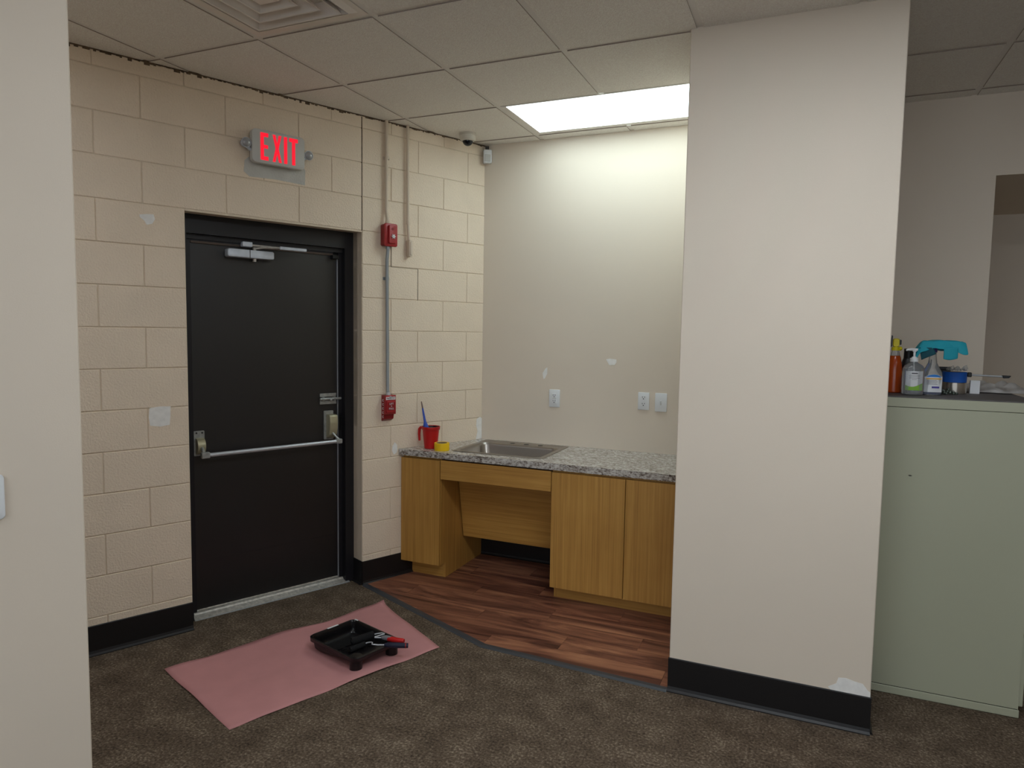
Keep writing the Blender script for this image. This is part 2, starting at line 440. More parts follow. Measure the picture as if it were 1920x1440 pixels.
# the dark vertical control joint above the door, ragged dark line under the ceiling
t = MB(); t.box(-S0 - .0028, -S0 + .0028, -.0007, .02, HD, H - .01); obj('control_joint', t, 'dark_joint', wl)
t = MB(); x = -3.0
while x < 0:
    hgt = random.choice([.001, .003, .006, .010, .004]) * (1.2 if x < -.9 else .7)
    t.box(x, x + random.uniform(.008, .03), -.0012, .01, H - .006 - hgt, H - .001); x += random.uniform(.012, .035)
t.box(-3.0, 0, -.0010, .01, H - .004, H + .004)
obj('ceiling_gap_line', t, 'dark_joint', wl)
t = MB(); t.ball((-2.50, -.004, H - .012), .012, 1.3, .6, 1, 10); obj('ceiling_gap_hole', t, 'black', wl)
# crack that steps down through the joints right of the strobe
t = MB()
t.box(-.754, -.7515, -.0012, .01, 1.999, 2.13); t.box(-.752, -.552, -.0012, .01, 1.999, 2.0015); t.box(-.554, -.5515, -.0012, .01, 1.80, 2.001)
obj('crack', t, 'grid_side', wl)
def blob(cx, cz, w, h, n=14, jag=.2, pts=None, yy0=-.0022, seed=1, axis='y', y1=.004):
    r = random.Random(seed); P = pts or [(cx + w / 2 * math.cos(2 * math.pi * k / n) * (1 + r.uniform(-jag, jag)), cz + h / 2 * math.sin(2 * math.pi * k / n) * (1 + r.uniform(-jag, jag))) for k in range(n)]
    t = MB(); t.prism(P, yy0, y1, axis='y'); return t
for pts, mt in (
    ([(-2.182, 2.150), (-2.150, 2.156), (-2.118, 2.158), (-2.112, 2.135), (-2.125, 2.112), (-2.150, 2.104), (-2.160, 2.122), (-2.180, 2.138)], 'spackle'),
    ([(-2.158, 1.197), (-2.11, 1.203), (-2.060, 1.200), (-2.062, 1.150), (-2.066, 1.106), (-2.11, 1.100), (-2.157, 1.108), (-2.163, 1.15)], 'spackle'),
    ([(-.742, .862), (-.725, .885), (-.708, .868), (-.705, .84), (-.712, .815), (-.732, .806), (-.745, .83)], 'spackle'),
    ([(-.050, .985), (-.020, 1.0), (-.003, .99), (-.003, .843), (-.055, .843), (-.040, .90), (-.052, .94)], 'spackle'),
    ([(-1.665, 2.500), (-1.67, 2.44), (-1.64, 2.418), (-1.50, 2.424), (-1.40, 2.421), (-1.325, 2.418), (-1.322, 2.50), (-1.36, 2.56), (-1.60, 2.56)], 'primer')):
    obj('spackle_patch' if mt == 'spackle' else 'primer_patch', blob(0, 0, 0, 0, pts=pts, yy0=-.0017), mt, wl)

# wall_back with the doorway opening at right
mb = MB(); OX0, OX1, OZ = .863, 1.93, 2.466
mb.box(-3.2, OX0, BY, BY + .12, 0, H + .03); mb.box(OX1, 5.6, BY, BY + .12, 0, H + .03); mb.box(OX0, OX1, BY, BY + .12, OZ, H + .03)
wb = struct('wall_back', mb, 'paint')
for pts in ([(-1.662, 1.328), (-1.640, 1.362), (-1.628, 1.368), (-1.628, 1.325), (-1.645, 1.292), (-1.655, 1.288)],
            [(-1.218, 1.436), (-1.195, 1.441), (-1.150, 1.437), (-1.148, 1.418), (-1.160, 1.400), (-1.195, 1.398), (-1.208, 1.418)]):
    obj('spackle_patch', blob(0, 0, 0, 0, pts=[p for p in pts], yy0=BY - .0015, y1=BY + .002), 'spackle', wb)
mb = MB()     # short corridor behind the opening
mb.box(OX0 - .12, OX0, BY + .12, 5.9, 0, H); mb.box(OX1, OX1 + .12, BY + .12, 5.9, 0, H); mb.box(OX0 - .12, OX1 + .12, 5.77, 5.9, 0, H)
mb.box(OX0, OX1, BY + .12, 5.77, OZ, OZ + .08)
struct('wall_corridor', mb, 'paint')
# column (boxed-out wall end)
PX0, PX1, PY = -.515, .292, 3.04
mb = MB(); mb.box(PX0, PX1, PY, BY, 0, H + .03, bev=.003)
wm = struct('wall_middle', mb, 'paint'); wm['label'] = 'wide boxed-out beige wall end between alcove and filing cabinets'
pts = [(.135, .166), (.165, .186), (.172, .212), (.20, .216), (.235, .208), (.262, .205), (.282, .180), (.291, .175), (.291, .150), (.15, .150)]
obj('spackle_patch', blob(0, 0, 0, 0, pts=pts, yy0=PY - .0008, y1=PY + .002), 'spackle', wm)
# near left partition
NF = Matrix.Translation((-1.777, 1.219, 0)) @ Matrix.Rotation(WD, 4, 'Z')      # near partition, parallel to the block wall
mb = MB(); mb.box(-6.2, 0, -.0, .12, 0, H + .03, bev=.003)
wn = struct('wall_near', mb, 'paint', frame=NF @ Matrix.Scale(1, 4)); wn['label'] = 'near beige partition wall end at the left edge'
# rest of the room, behind and beside the camera
for nm, b in (('wall_front', (-4.6, 5.2, -4.3, -4.18)), ('wall_far_left', (-5.6, -5.48, -4.2, 3.0)), ('wall_right', (5.0, 5.12, -4.2, 5.9))):
    mb = MB(); mb.box(b[0], b[1], b[2], b[3], 0, H + .03); struct(nm, mb, 'paint')

# unseen glowing window added behind the camera as soft ambient fill
M['fill_pane'] = mat('fill_window_pane', (235, 242, 250), .3, emit=((.80, .90, 1, 1), E_FILL_WINDOW))
mb = MB(); mb.box(-2.4, 3.4, -4.175, -4.165, .95, 2.45); wd_ = struct('fill_window_1', mb, 'fill_pane')
mb = MB()
for x_ in (-2.4, -.95, .5, 1.95, 3.4): mb.box(x_ - .03, x_ + .03, -4.18, -4.13, .92, 2.48)
mb.box(-2.43, 3.43, -4.18, -4.13, .90, .96); mb.box(-2.43, 3.43, -4.18, -4.13, 2.44, 2.50); obj('fill_window_frame', mb, 'frame', wd_)

# baseboards (black rubber with a cove toe)
def base_prof(h=.150): return [(0, 0), (-.016, 0), (-.0155, .004), (-.008, .012), (-.0045, .024), (-.004, h - .004), (-.002, h), (0, h)]
def baseboard(name, runs, frame=None, h=.150):
    """runs: list of (x0, x1, y) facing -y in the frame; or ('x', y0, y1, x, sign)"""
    t = MB()
    for r in runs:
        if r[0] == 'x':
            _, y0, y1, x, sg = r; t.prism([(x + sg * -a, z) for a, z in base_prof(h)], y0, y1, axis='y')
        else:
            x0, x1, yv = r; t.prism([(yv + a, z) for a, z in base_prof(h)], x0, x1, axis='x')
    return struct(name, t, 'black_base', frame=frame)
bl = baseboard('baseboard_left', [(-S0, -.02, 0.0), (-3.6, -S1, 0.0), ('x', 0, .107, -S0, -1)], 'W')
baseboard('baseboard_back', [(-2.117, -.515, BY), (.30, OX0, BY)])
baseboard('baseboard_middle', [(PX0 - .004, PX1 + .004, PY), ('x', PY, 4.38, PX1, 1)], h=.155)
baseboard('baseboard_near', [(-6.0, 0, 0)], NF)

# ================================================================== DOOR
FN = .107                      # frame face depth
mb = MB()
mb.box(-S1, -1.935, FN, .22, 0, HD - .004); mb.box(-1.018, -S0, FN, .22, 0, HD - .004); mb.box(-1.935, -1.018, FN, .22, 2.100, HD - .004)
mb.box(-1.935, -1.905, .150, .22, 0, 2.100); mb.box(-1.040, -1.018, .150, .22, 0, 2.100); mb.box(-1.935, -1.018, .135, .22, 2.074, 2.100)
fr = MB(); fr = mb
dr = struct('door_1', fr, 'frame', frame='W'); dr['label'] = 'black steel exit door with its black frame'
mb = MB(); mb.box(-1.913, -1.040, .168, .212, .034, 2.066, bev=.002)
leaf = obj('door_leaf', mb, 'door', dr)
mb = MB(); mb.box(-1.905, -1.05, .1672, .169, .305, .3060); obj('kick_plate_edge', mb, 'frame', leaf)
mb = MB(); mb.box(-1.0425, -1.0335, .157, .168, .03, 2.045, bev=.001)
obj('edge_weatherstrip', mb, 'alu', dr, label='bright metal weatherstrip on latch side')
mb = MB(); mb.box(-1.90, -1.07, .158, .168, 2.056, 2.068, bev=.001)
obj('head_weatherstrip', mb, mat('dull_brown_strip', (98, 84, 74), .5), dr, label='dull brown weatherstrip under the door head')
mb = MB(); mb.box(-1.085, -1.045, .13, .168, 2.035, 2.058, bev=.002); obj('strike_block', mb, 'black', dr)
# threshold
mb = MB(); mb.prism([(.100, 0), (.098, .006), (.135, .018), (.140, .026), (.170, .027), (.172, .031), (.215, .031), (.215, 0)], -1.933, -1.02, axis='x')
obj('threshold', mb, 'alu_worn', dr)
mb = MB(); mb.prism([(.094, 0), (.0935, .003), (.126, .0125), (.135, .0165), (.135, 0)], -1.933, -.995, axis='x')
obj('threshold_ramp', mb, 'alu', dr, label='polished aluminium threshold ramp')
# closer
mb = MB(); mb.prism(rrect(-1.720, -1.460, 1.995, 2.040, .010), .112, .166, axis='y', bev=.004, seg=2)
cl = obj('closer', mb, 'alu_paint', dr, smooth=True, label='silver overhead door closer body')
mb = MB(); mb.box(-1.60, -1.597, .110, .13, 1.996, 2.039); obj('cover_seam', mb, 'slot', cl)
mb = MB(); mb.cyl((-1.565, .135, 1.978), (-1.565, .135, 2.058), .010); obj('closer_spindle', mb, 'alu_worn', cl, smooth=True)
mb = MB(); mb.box(-1.64, -1.585, .108, .145, 2.056, 2.083, bev=.003); obj('arm_shoe', mb, 'alu_paint', dr, label='silver arm bracket under the frame head')
mb = MB(); mb.tube([(-1.565, .132, 2.050), (-1.52, .10, 2.058), (-1.40, .06, 2.062)], .006); mb.tube([(-1.60, .125, 2.068), (-1.50, .11, 2.065), (-1.36, .065, 2.060)], .006)
arm = obj('closer_arm', mb, 'alu_worn', dr, smooth=True)
mb = MB(); mb.box(-1.450, -1.290, .052, .066, 2.050, 2.068, bev=.003); obj('arm_sleeve', mb, 'alu_paint', arm)
# surface bolt
mb = MB(); mb.box(-1.160, -1.050, .160, .168, 1.186, 1.208, bev=.002); mb.box(-1.160, -1.050, .160, .168, 1.140, 1.162, bev=.002)
bolt = obj('slide_bolt', mb, 'zinc', dr, label='zinc slide bolt plates')
mb = MB(); mb.cyl((-1.165, .150, 1.174), (-1.025, .150, 1.174), .008); mb.ball((-1.10, .135, 1.170), .009); mb.box(-1.150, -1.135, .148, .17, 1.162, 1.186); mb.box(-1.075, -1.060, .148, .17, 1.162, 1.186)
obj('bolt_rod', mb, 'zinc', bolt, smooth=True)
# crash bar
mb = MB(); mb.cyl((-1.862, .085, .912), (-1.085, .085, .915), .0115, n=20)
bar = obj('exit_bar', mb, 'alu', dr, smooth=True, label='satin aluminium crossbar of the exit device')
mb = MB(); mb.prism(rrect(-1.902, -1.845, .900, 1.038, .005), .160, .168, axis='y', bev=.001)
hb = obj('hinge_side_case', mb, 'zinc', dr)
mb = MB()
for k in range(9):
    pass
prof = [(.160, 1.000)] + [(.160 - .042 * math.sin(math.radians(a)), .955 + .045 * math.cos(math.radians(a))) for a in range(0, 181, 15)] + [(.160, .910)]
mb.prism([(y_, z_) for y_, z_ in prof[1:-1]], -1.893, -1.850, axis='x', bev=.002); obj('case_cover', mb, 'brass_dull', hb, smooth=True)
mb = MB(); mb.tube([(-1.872, .135, .955), (-1.872, .10, .935), (-1.875, .085, .912)], .009); mb.box(-1.888, -1.845, .070, .100, .897, .930, bev=.003); obj('bar_arm', mb, 'zinc', hb, smooth=True)
mb = MB(); mb.cyl((-1.888, .1595, 1.027), (-1.888, .157, 1.027), .005, n=10); mb.cyl((-1.858, .1595, 1.027), (-1.858, .157, 1.027), .005, n=10); obj('screw', mb, 'slot', hb)
mb = MB(); mb.prism(rrect(-1.135, -1.072, .920, 1.100, .005), .158, .168, axis='y', bev=.001)
lb = obj('latch_side_case', mb, 'zinc', dr)
prof = [(.158, 1.078), (.115, 1.078), (.108, 1.070), (.104, 1.03), (.108, .99), (.118, .955), (.135, .935), (.158, .930)]
mb = MB(); mb.prism(prof, -1.122, -1.068, axis='x', bev=.004, seg=2); obj('case_cover', mb, 'brass_dull', lb, smooth=True)
mb = MB(); mb.tube([(-1.10, .115, .965), (-1.085, .095, .94), (-1.068, .088, .922)], .007); mb.box(-1.095, -1.055, .072, .098, .901, .930, bev=.003); obj('bar_arm', mb, 'zinc', lb, smooth=True)
mb = MB(); mb.box(-1.036, -1.020, .148, .160, .97, 1.08, bev=.002); obj('strike_plate', mb, 'black', lb)

# ================================================================== CEILING FIXTURES
def troffer(i, j, n, m, lab, x1=None):
    x0, y0 = cell(i, j); x1 = x1 or x0 + n * P2; y1 = y0 + P2; x0 += .012; x1 -= .012 if x1 > -.5 or i != 2 else 0; y0 += .012; y1 -= .012
    t = thing('ceiling_light', lab, 'ceiling light', ((x0 + x1) / 2, (y0 + y1) / 2, H), None)
    q = MB(); b = .030
    q.box(x0, x1, y0, y0 + b * .45, H + .002, H + .012, bev=.001); q.box(x0, x1, y1 - b, y1, H + .002, H + .012, bev=.001)
    q.box(x0, x0 + b, y0 + b * .45, y1 - b, H + .002, H + .012, bev=.001); q.box(x1 - b * .3, x1, y0 + b * .45, y1 - b, H + .002, H + .012, bev=.001)
    obj('lamp_frame', q, 'grid', t)
    q = MB(); q.box(x0 + b, x1 - b * .3, y0 + b * .45, y1 - b, H + .005, H + .011); obj('diffuser', q, m, t)
troffer(2, 2, 2, 'lit', 'bright rectangular recessed ceiling light over the sink alcove', x1=PX0 - .004)
troffer(4, -2, 2, 'lit_main', 'recessed ceiling light in front of the wide beige wall end, above the view')
troffer(1, -6, 2, 'lit_rear', 'recessed ceiling light behind the camera, to the left')
troffer(0, -3, 1, 'lit_fill_side', 'unseen square fill light added in the passage behind the near partition')  # added out of view to brighten the left of the block wall
troffer(7, -6, 2, 'lit_rear', 'recessed ceiling light behind the camera, to the right')
# air diffuser: nested pyramids
x0, y0 = cell(*VENT); cx, cy = x0 + P2 / 2, y0 + P2 / 2
v = thing('air_vent', 'square louvred air diffuser in the ceiling, top left', 'vent', (cx, cy, H))
def frust(mb, ho, zo, hi, zi, th=.002):
    t = bmesh.new(); R = []
    for h_, z_ in ((ho, zo), (hi, zi), (hi - th, zi + th), (ho - th, zo + th)):
        R.append([t.verts.new((cx + sx * h_, cy + sy * h_, z_)) for sx, sy in ((-1, -1), (1, -1), (1, 1), (-1, 1))])
    for a in range(4):
        A_, B_ = R[a], R[(a + 1) % 4]
        for k in range(4): t.faces.new((A_[k], A_[(k + 1) % 4], B_[(k + 1) % 4], B_[k]))
    bmesh.ops.recalc_face_normals(t, faces=t.faces); mb._add(t)
q = MB(); frust(q, .292, H + .002, .262, H + .002, .001); frust(q, .262, H + .002, .235, H - .010, .002); frust(q, .235, H - .010, .228, H + .035, .002); obj('vent_frame', q, 'vent', v)
for a, b_, z1, z2 in ((.218, .182, H - .016, H + .026), (.158, .120, H - .016, H + .026), (.098, .066, H - .014, H + .022)):
    q = MB(); frust(q, a, z1, b_, z2, .002); frust(q, a, z1, a - .006, z1 + .001, .002); obj('louvre', q, 'vent', v)
q = MB(); q.box(cx - .048, cx + .048, cy - .048, cy + .048, H - .008, H - .004); obj('centre_plate', q, 'vent', v)
q = MB(); q.box(cx - .285, cx + .285, cy - .285, cy + .285, H + .04, H + .045); obj('duct_dark', q, 'black', v)

# dome camera
t = thing('dome_camera', 'small white dome security camera on ceiling near the corner', 'camera', (-2.10, 4.085, H))
q = MB(); q.lathe([(.055, 0), (.055, -.012), (.053, -.014), (.053, -.034), (.045, -.046), (.034, -.048)], 32, (-2.10, 4.085, H)); obj('housing', q, 'offwhite', t, smooth=True)
q = MB(); q.lathe([(.034 * math.cos(a), -.046 - .032 * math.sin(a)) for a in [math.pi / 2 * k / 8 for k in range(8)]] + [(.001, -.078)], 28, (-2.10, 4.085, H)); obj('dome', q, 'navy_smoke', t, smooth=True)
# motion sensor in corner
fr_ = Matrix.Translation((-2.083, 4.350, 2.80)) @ Matrix.Rotation(math.radians(32), 4, 'Z')
t = thing('motion_sensor', 'white motion sensor mounted in the corner below the ceiling', 'sensor', (0, 0, 0), fr_)
q = MB(); q.prism(rrect(-.028, .028, -.045, .045, .008), -.020, .020, axis='y', bev=.005, seg=2); obj('sensor_body', q, 'white', t, smooth=True)
q = MB(); q.prism(rrect(-.021, .021, -.035, .012, .004), -.0235, -.018, axis='y', bev=.002); obj('lens_window', q, 'sign', t, smooth=True)
q = MB(); q.box(-.012, .012, .010, .035, .038, .075); obj('mount_bracket', q, 'slot', t)

# ================================================================== WALL DEVICES (block wall)
t = thing('exit_sign', 'lit red letter EXIT sign with two lamp heads above the black door', 'sign', (-1.5, 0, 2.575), 'W')
q = MB(); q.prism(rrect(-1.645, -1.350, 2.488, 2.664, .024), -.056, -.020, axis='y', bev=.004, seg=2); obj('sign_face_housing', q, 'sign', t, smooth=True)
q = MB(); q.prism(rrect(-1.637, -1.358, 2.496, 2.656, .024), -.022, .0, axis='y'); obj('back_box', q, 'sign_side', t, smooth=True)
def P(poly): return poly
ly = (-.0575, -.054)
x0, zt, zb = -1.600, 2.648, 2.505
Lq = {'E': [[(0, 0), (.048, 0), (.048, .020), (.020, .020), (.020, .062), (.046, .062), (.046, .080), (.020, .080), (.020, .123), (.048, .123), (.048, .143), (0, .143)]],
      'X': [[(0, 0), (.017, 0), (.0285, .046), (.040, 0), (.057, 0), (.038, .072), (.056, .143), (.039, .143), (.0285, .098), (.018, .143), (.001, .143), (.019, .072)]],
      'I': [[(0, 0), (.020, 0), (.020, .143), (0, .143)]],
      'T': [[(.018, 0), (.038, 0), (.038, .123), (.056, .123), (.056, .143), (0, .143), (0, .123), (.018, .123)]]}
for ch, lx in (('E', 0), ('X', .066), ('I', .130), ('T', .160)):
    q = MB()
    for poly in Lq[ch]: q.prism([(x0 + lx + a * .88, zb + b) for a, b in poly], ly[0], ly[1], axis='y')
    obj('letter_' + ch.lower(), q, 'red_lit', t)
for sx, nm in ((-1.672, 'l'), (-1.322, 'r')):
    q = MB(); q.cyl((sx, -.012, 2.585 if nm == 'l' else 2.580), (sx, -.048, 2.583 if nm == 'l' else 2.576), .020, .026, 20); q.tube([(sx, -.03, 2.575), (sx * .5 + (-1.63 if nm == 'l' else -1.365) * .5, -.032, 2.556), (-1.63 if nm == 'l' else -1.365, -.033, 2.552)], .009)
    h_ = obj('lamp_head', q, 'alu_paint', t, smooth=True)
    q = MB(); q.lathe([(.024, 0), (.020, .006), (.008, .010)], 20, mtx=Matrix.Translation((sx, -.047, 2.583 if nm == 'l' else 2.576)) @ Matrix.Rotation(math.radians(95), 4, 'X')); obj('lamp_lens', q, 'grey_lens', h_, smooth=True)

t = thing('fire_strobe', 'red fire alarm strobe box on conduit, beside the door head', 'alarm', (-.79, 0, 2.19), 'W')
q = MB(); q.prism(rrect(-.832, -.748, 2.124, 2.256, .010), -.046, 0, axis='y', bev=.004, seg=2); obj('back_box', q, 'red_dark', t, smooth=True)
q = MB(); q.prism(rrect(-.836, -.744, 2.120, 2.260, .012), -.058, -.044, axis='y', bev=.004, seg=2); obj('faceplate', q, 'red_dev', t, smooth=True)
q = MB(); q.prism(rrect(-.812, -.764, 2.138, 2.248, .006), -.072, -.056, axis='y', bev=.003, seg=2); hz = obj('horn_cover', q, 'red_dev', t, smooth=True)
q = MB()
for k in range(3): q.cyl((-.788, -.0725, 2.225), (-.788, -.0732 - .0003 * k, 2.225), .009 - .003 * k, n=18)
obj('grille', q, 'red_dark', hz)
q = MB()
for k in range(6):
    a = math.pi / 3 * k; q.prism([(-.784 + .006 * math.cos(a + .9), 2.180 + .006 * math.sin(a + .9)), (-.784 + .016 * math.cos(a), 2.180 + .016 * math.sin(a)), (-.784 + .006 * math.cos(a - .9), 2.180 + .006 * math.sin(a - .9))], -.080, -.070, axis='y')
q.ball((-.784, -.074, 2.180), .010, 1, .8, 1, 12); obj('strobe_lens', q, 'white', t, smooth=True)

t = thing('fire_pull_station', 'red fire alarm pull station below the conduit', 'alarm', (-.785, 0, 1.13), 'W')
q = MB(); q.prism([(-.0, 1.196), (-.042, 1.196), (-.040, 1.160), (-.036, 1.085), (-.030, 1.045), (0, 1.030)], -.824, -.752, axis='x', bev=.002); obj('back_box', q, 'red_dark', t)
q = MB(); q.prism(rrect(-.828, -.748, 1.076, 1.196, .004), -.052, -.038, axis='y', bev=.003); obj('faceplate', q, 'red_dev', t)
q = MB(); q.box(-.822, -.754, -.0532, -.050, 1.168, 1.187); obj('name_band', q, 'white_label', t)
q = MB(); q.prism(rrect(-.822, -.754, 1.088, 1.160, .004), -.062, -.050, axis='y', bev=.003); hd = obj('pull_handle', q, 'red_dev', t)
q = MB(); q.box(-.815, -.761, -.0632, -.060, 1.102, 1.153); obj('pull_panel', q, 'red_dark', hd)
RX = (math.radians(90), 0, 0)
text('lettering', 'FIRE ALARM', .0115, (-.788, -.0535, 1.1775), RX, 'red_dark', t)
for s_, z_ in (('LIFT', 1.143), ('&', 1.129), ('PULL', 1.113)):
    text('lettering', s_, .017 if s_ != '&' else .012, (-.788, -.0635, z_), RX, 'white_label', hd)
q = MB()
for k in range(5):
    zc = 1.165 - k * .026; q.box(-.8248, -.8235, -.028, -.014, zc - .008, zc - .005); q.box(-.8248, -.8235, -.028, -.014, zc + .003, zc + .006); q.box(-.8248, -.8235, -.018, -.014, zc - .008, zc + .006)
obj('side_marking', q, 'white_label', t)
q = MB(); q.cyl((-.790, -.05, 1.185), (-.790, -.066, 1.183), .008, n=14); obj('key_lock', q, 'alu', t, smooth=True)

def conduit(name, lab, sx, segs, group=None):
    pass
t = thing('conduit', 'long vertical conduit joining ceiling, red strobe and pull station', 'pipe', (-.797, 0, H), 'W')
q = MB(); q.tube([(-.800, -.018, H - .002), (-.801, -.018, 2.34), (-.801, -.030, 2.29), (-.800, -.030, 2.255)], .0105, 14); obj('upper_pipe', q, 'painted_pipe', t, smooth=True, label='beige painted upper length')
q = MB(); q.tube([(-.797, -.030, 2.127), (-.796, -.030, 2.10), (-.795, -.018, 2.04), (-.792, -.018, 1.60), (-.790, -.020, 1.23), (-.789, -.026, 1.196)], .0105, 14); obj('lower_pipe', q, 'silver_pipe', t, smooth=True, label='bare silver lower length')
for z_, m_ in ((2.66, 'painted_pipe'), (1.925, 'silver_pipe')):
    q = MB(); q.box(-.815, -.772, -.003, .002, z_ - .009, z_ + .009); q.lathe([(.0125, -.009), (.0125, .009)], 16, (-.795, -.018, z_)); obj('strap', q, m_, t, smooth=True)
for z_, m_ in ((2.268, 'painted_pipe'), (2.116, 'silver_pipe'), (1.203, 'alu')):
    q = MB(); q.lathe([(.0145, -.010), (.0145, .010)], 8, (-.799 + (2.268 - z_) * .009, -.030 if z_ > 1.5 else -.026, z_)); obj('coupling', q, m_, t)
t = thing('conduit', 'short beige painted conduit right of the red strobe, ending in a fitting', 'pipe', (-.64, 0, H), 'W')
q = MB(); q.tube([(-.648, -.020, H - .002), (-.644, -.020, 2.30), (-.636, -.020, 2.175)], .0095, 14); obj('pipe', q, 'painted_pipe', t, smooth=True)
q = MB(); q.prism(rrect(-.646, -.620, 2.070, 2.178, .011), -.040, .0, axis='y', bev=.003, seg=2); f_ = obj('end_fitting', q, 'painted_pipe', t, smooth=True)
q = MB(); q.prism(rrect(-.640, -.626, 2.082, 2.165, .006), -.044, -.038, axis='y', bev=.002); obj('fitting_cover', q, 'painted_pipe', f_, smooth=True)
q = MB(); q.lathe([(.012, -.010), (.012, .010)], 12, (-.6435, -.020, 2.285)); obj('coupling', q, 'painted_pipe', t, smooth=True)

# ================================================================== BACK WALL DEVICES
def plate(x0, x1, z0, z1, name, lab, cat):
    t = thing(name, lab, cat, ((x0 + x1) / 2, BY, (z0 + z1) / 2))
    q = MB(); q.box(x0, x1, BY - .0085, BY, z0, z1, bev=.0035, seg=2); obj('cover_plate', q, 'white', t, smooth=True); return t
def slots(q, cx, cz, y):
    q.box(cx - .0085, cx - .0055, y - .0006, y + .001, cz - .002, cz + .007); q.box(cx + .0055, cx + .0085, y - .0006, y + .001, cz - .001, cz + .007)
    q.cyl((cx, y - .0006, cz - .0085), (cx, y + .001, cz - .0085), .0035, n=10)
t = plate(-1.609, -1.532, 1.100, 1.220, 'electrical_outlet', 'white GFCI outlet on the back wall, alone above the sink', 'outlet')
q = MB(); q.box(-1.587, -1.554, BY - .012, BY - .006, 1.126, 1.194, bev=.002); rc = obj('receptacle', q, 'white', t)
q = MB(); slots(q, -1.5705, 1.180, BY - .0121); slots(q, -1.5705, 1.142, BY - .0121); obj('slot', q, 'slot', rc)
q = MB(); q.box(-1.581, -1.572, BY - .0135, BY - .0115, 1.157, 1.163); q.box(-1.569, -1.560, BY - .0135, BY - .0115, 1.157, 1.163); q.box(-1.5565, -1.5545, BY - .0135, BY - .0115, 1.158, 1.164); obj('test_button', q, 'sign', rc)
t = plate(-.998, -.925, 1.118, 1.231, 'electrical_outlet', 'white duplex outlet on the back wall, next to the light switch', 'outlet')
for cz in (1.196, 1.154):
    q = MB(); q.lathe([(.0165, 0), (.0165, .004)], 24, mtx=Matrix.Translation((-.9615, BY - .0075, cz)) @ Matrix.Rotation(math.radians(90), 4, 'X'), sy=.82); rc = obj('receptacle', q, 'white', t, smooth=True)
    q = MB(); slots(q, -.9615, cz + .002, BY - .0116); obj('slot', q, 'slot', rc)
t = plate(-.888, -.812, 1.112, 1.231, 'light_switch', 'white toggle light switch on the back wall beside the wide wall end', 'switch')
q = MB(); q.box(-.855, -.845, BY - .0095, BY - .007, 1.155, 1.180); obj('toggle_slot', q, 'sign', t)
q = MB(); q.prism([(BY - .008, 1.160), (BY - .008, 1.174), (BY - .022, 1.188), (BY - .024, 1.180)], -.8535, -.8465, axis='x', bev=.001); obj('toggle', q, 'white', t)
# plate on the near partition
t = thing('wall_plate', 'white rounded wall plate on the near partition at the left edge', 'switch', (-.20, 0, 1.175), NF)
q = MB(); q.prism(rrect(-.245, -.172, 1.118, 1.232, .011), -.010, 0, axis='y', bev=.003, seg=2); obj('cover_plate', q, 'white', t, smooth=True)
q = MB(); q.prism(rrect(-.225, -.191, 1.142, 1.208, .004), -.013, -.008, axis='y', bev=.002); obj('rocker', q, 'white', t, smooth=True)

# ================================================================== CABINETS, COUNTER, SINK
FY = 3.765
def wallx(y_): return CX - .419 / .908 * (CY - y_)
T = .018
cu = thing('base_cabinet', 'narrow single-door wooden base cabinet against the block wall', 'cabinet', (-2.25, 4.0, 0), group='sink base cabinets')
q = MB(); q.prism([(wallx(FY + .02) + .004, FY + T + .002), (-2.126, FY + T + .002), (-2.126, 4.37), (wallx(4.37) + .004, 4.37)], .10, .796); obj('carcass', q, 'wood_v', cu)
q = MB(); q.prism([(FY + T + .002, .104), (FY + T + .002, .796), (4.378, .796), (4.378, .005), (3.848, .005), (3.848, .104)], -2.126, -2.108, axis='x'); obj('side_panel', q, 'wood_v', cu)
q = MB(); q.box(wallx(FY) + .008, -2.111, FY, FY + T, .104, .786, bev=.0012); obj('door', q, 'wood_v', cu)
q = MB(); q.box(wallx(3.848) + .006, -2.1262, 3.848, 3.866, .005, .100); obj('toe_kick', q, 'wood_h', cu)
cu = thing('sink_apron', 'wooden sink apron with slanted panel over the open knee space', 'cabinet', (-1.73, 4.0, .44), group='sink base cabinets')
q = MB(); q.box(-2.105, -1.362, FY, FY + T, .668, .790, bev=.0012); obj('apron_panel', q, 'wood_h', cu)
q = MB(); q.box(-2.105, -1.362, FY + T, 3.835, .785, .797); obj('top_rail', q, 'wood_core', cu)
q = MB(); q.prism([(3.998, .662), (4.016, .662), (4.100, .221), (4.082, .218)], -2.100, -1.366, axis='x', bev=.001); obj('slanted_panel', q, 'wood_h', cu)
cu = thing('base_cabinet', 'wide two-door wooden base cabinet beside the knee space', 'cabinet', (-.94, 4.0, 0), group='sink base cabinets')
q = MB(); q.box(-1.340, -.520, FY + T + .002, 4.378, .10, .796); obj('carcass', q, 'wood_v', cu)
q = MB(); q.prism([(FY + T + .002, .104), (FY + T + .002, .796), (4.378, .796), (4.378, .005), (3.848, .005), (3.848, .104)], -1.358, -1.340, axis='x'); obj('side_panel', q, 'wood_v', cu)
q = MB(); q.box(-1.357, -.916, FY, FY + T, .092, .786, bev=.0012); obj('door', q, 'wood_v', cu)
q = MB(); q.box(-.912, -.522, FY, FY + T, .092, .786, bev=.0012); obj('door', q, 'wood_v', cu)
q = MB(); q.box(-1.3398, -.520, 3.848, 3.866, .005, .0995); obj('toe_kick', q, 'wood_h', cu)
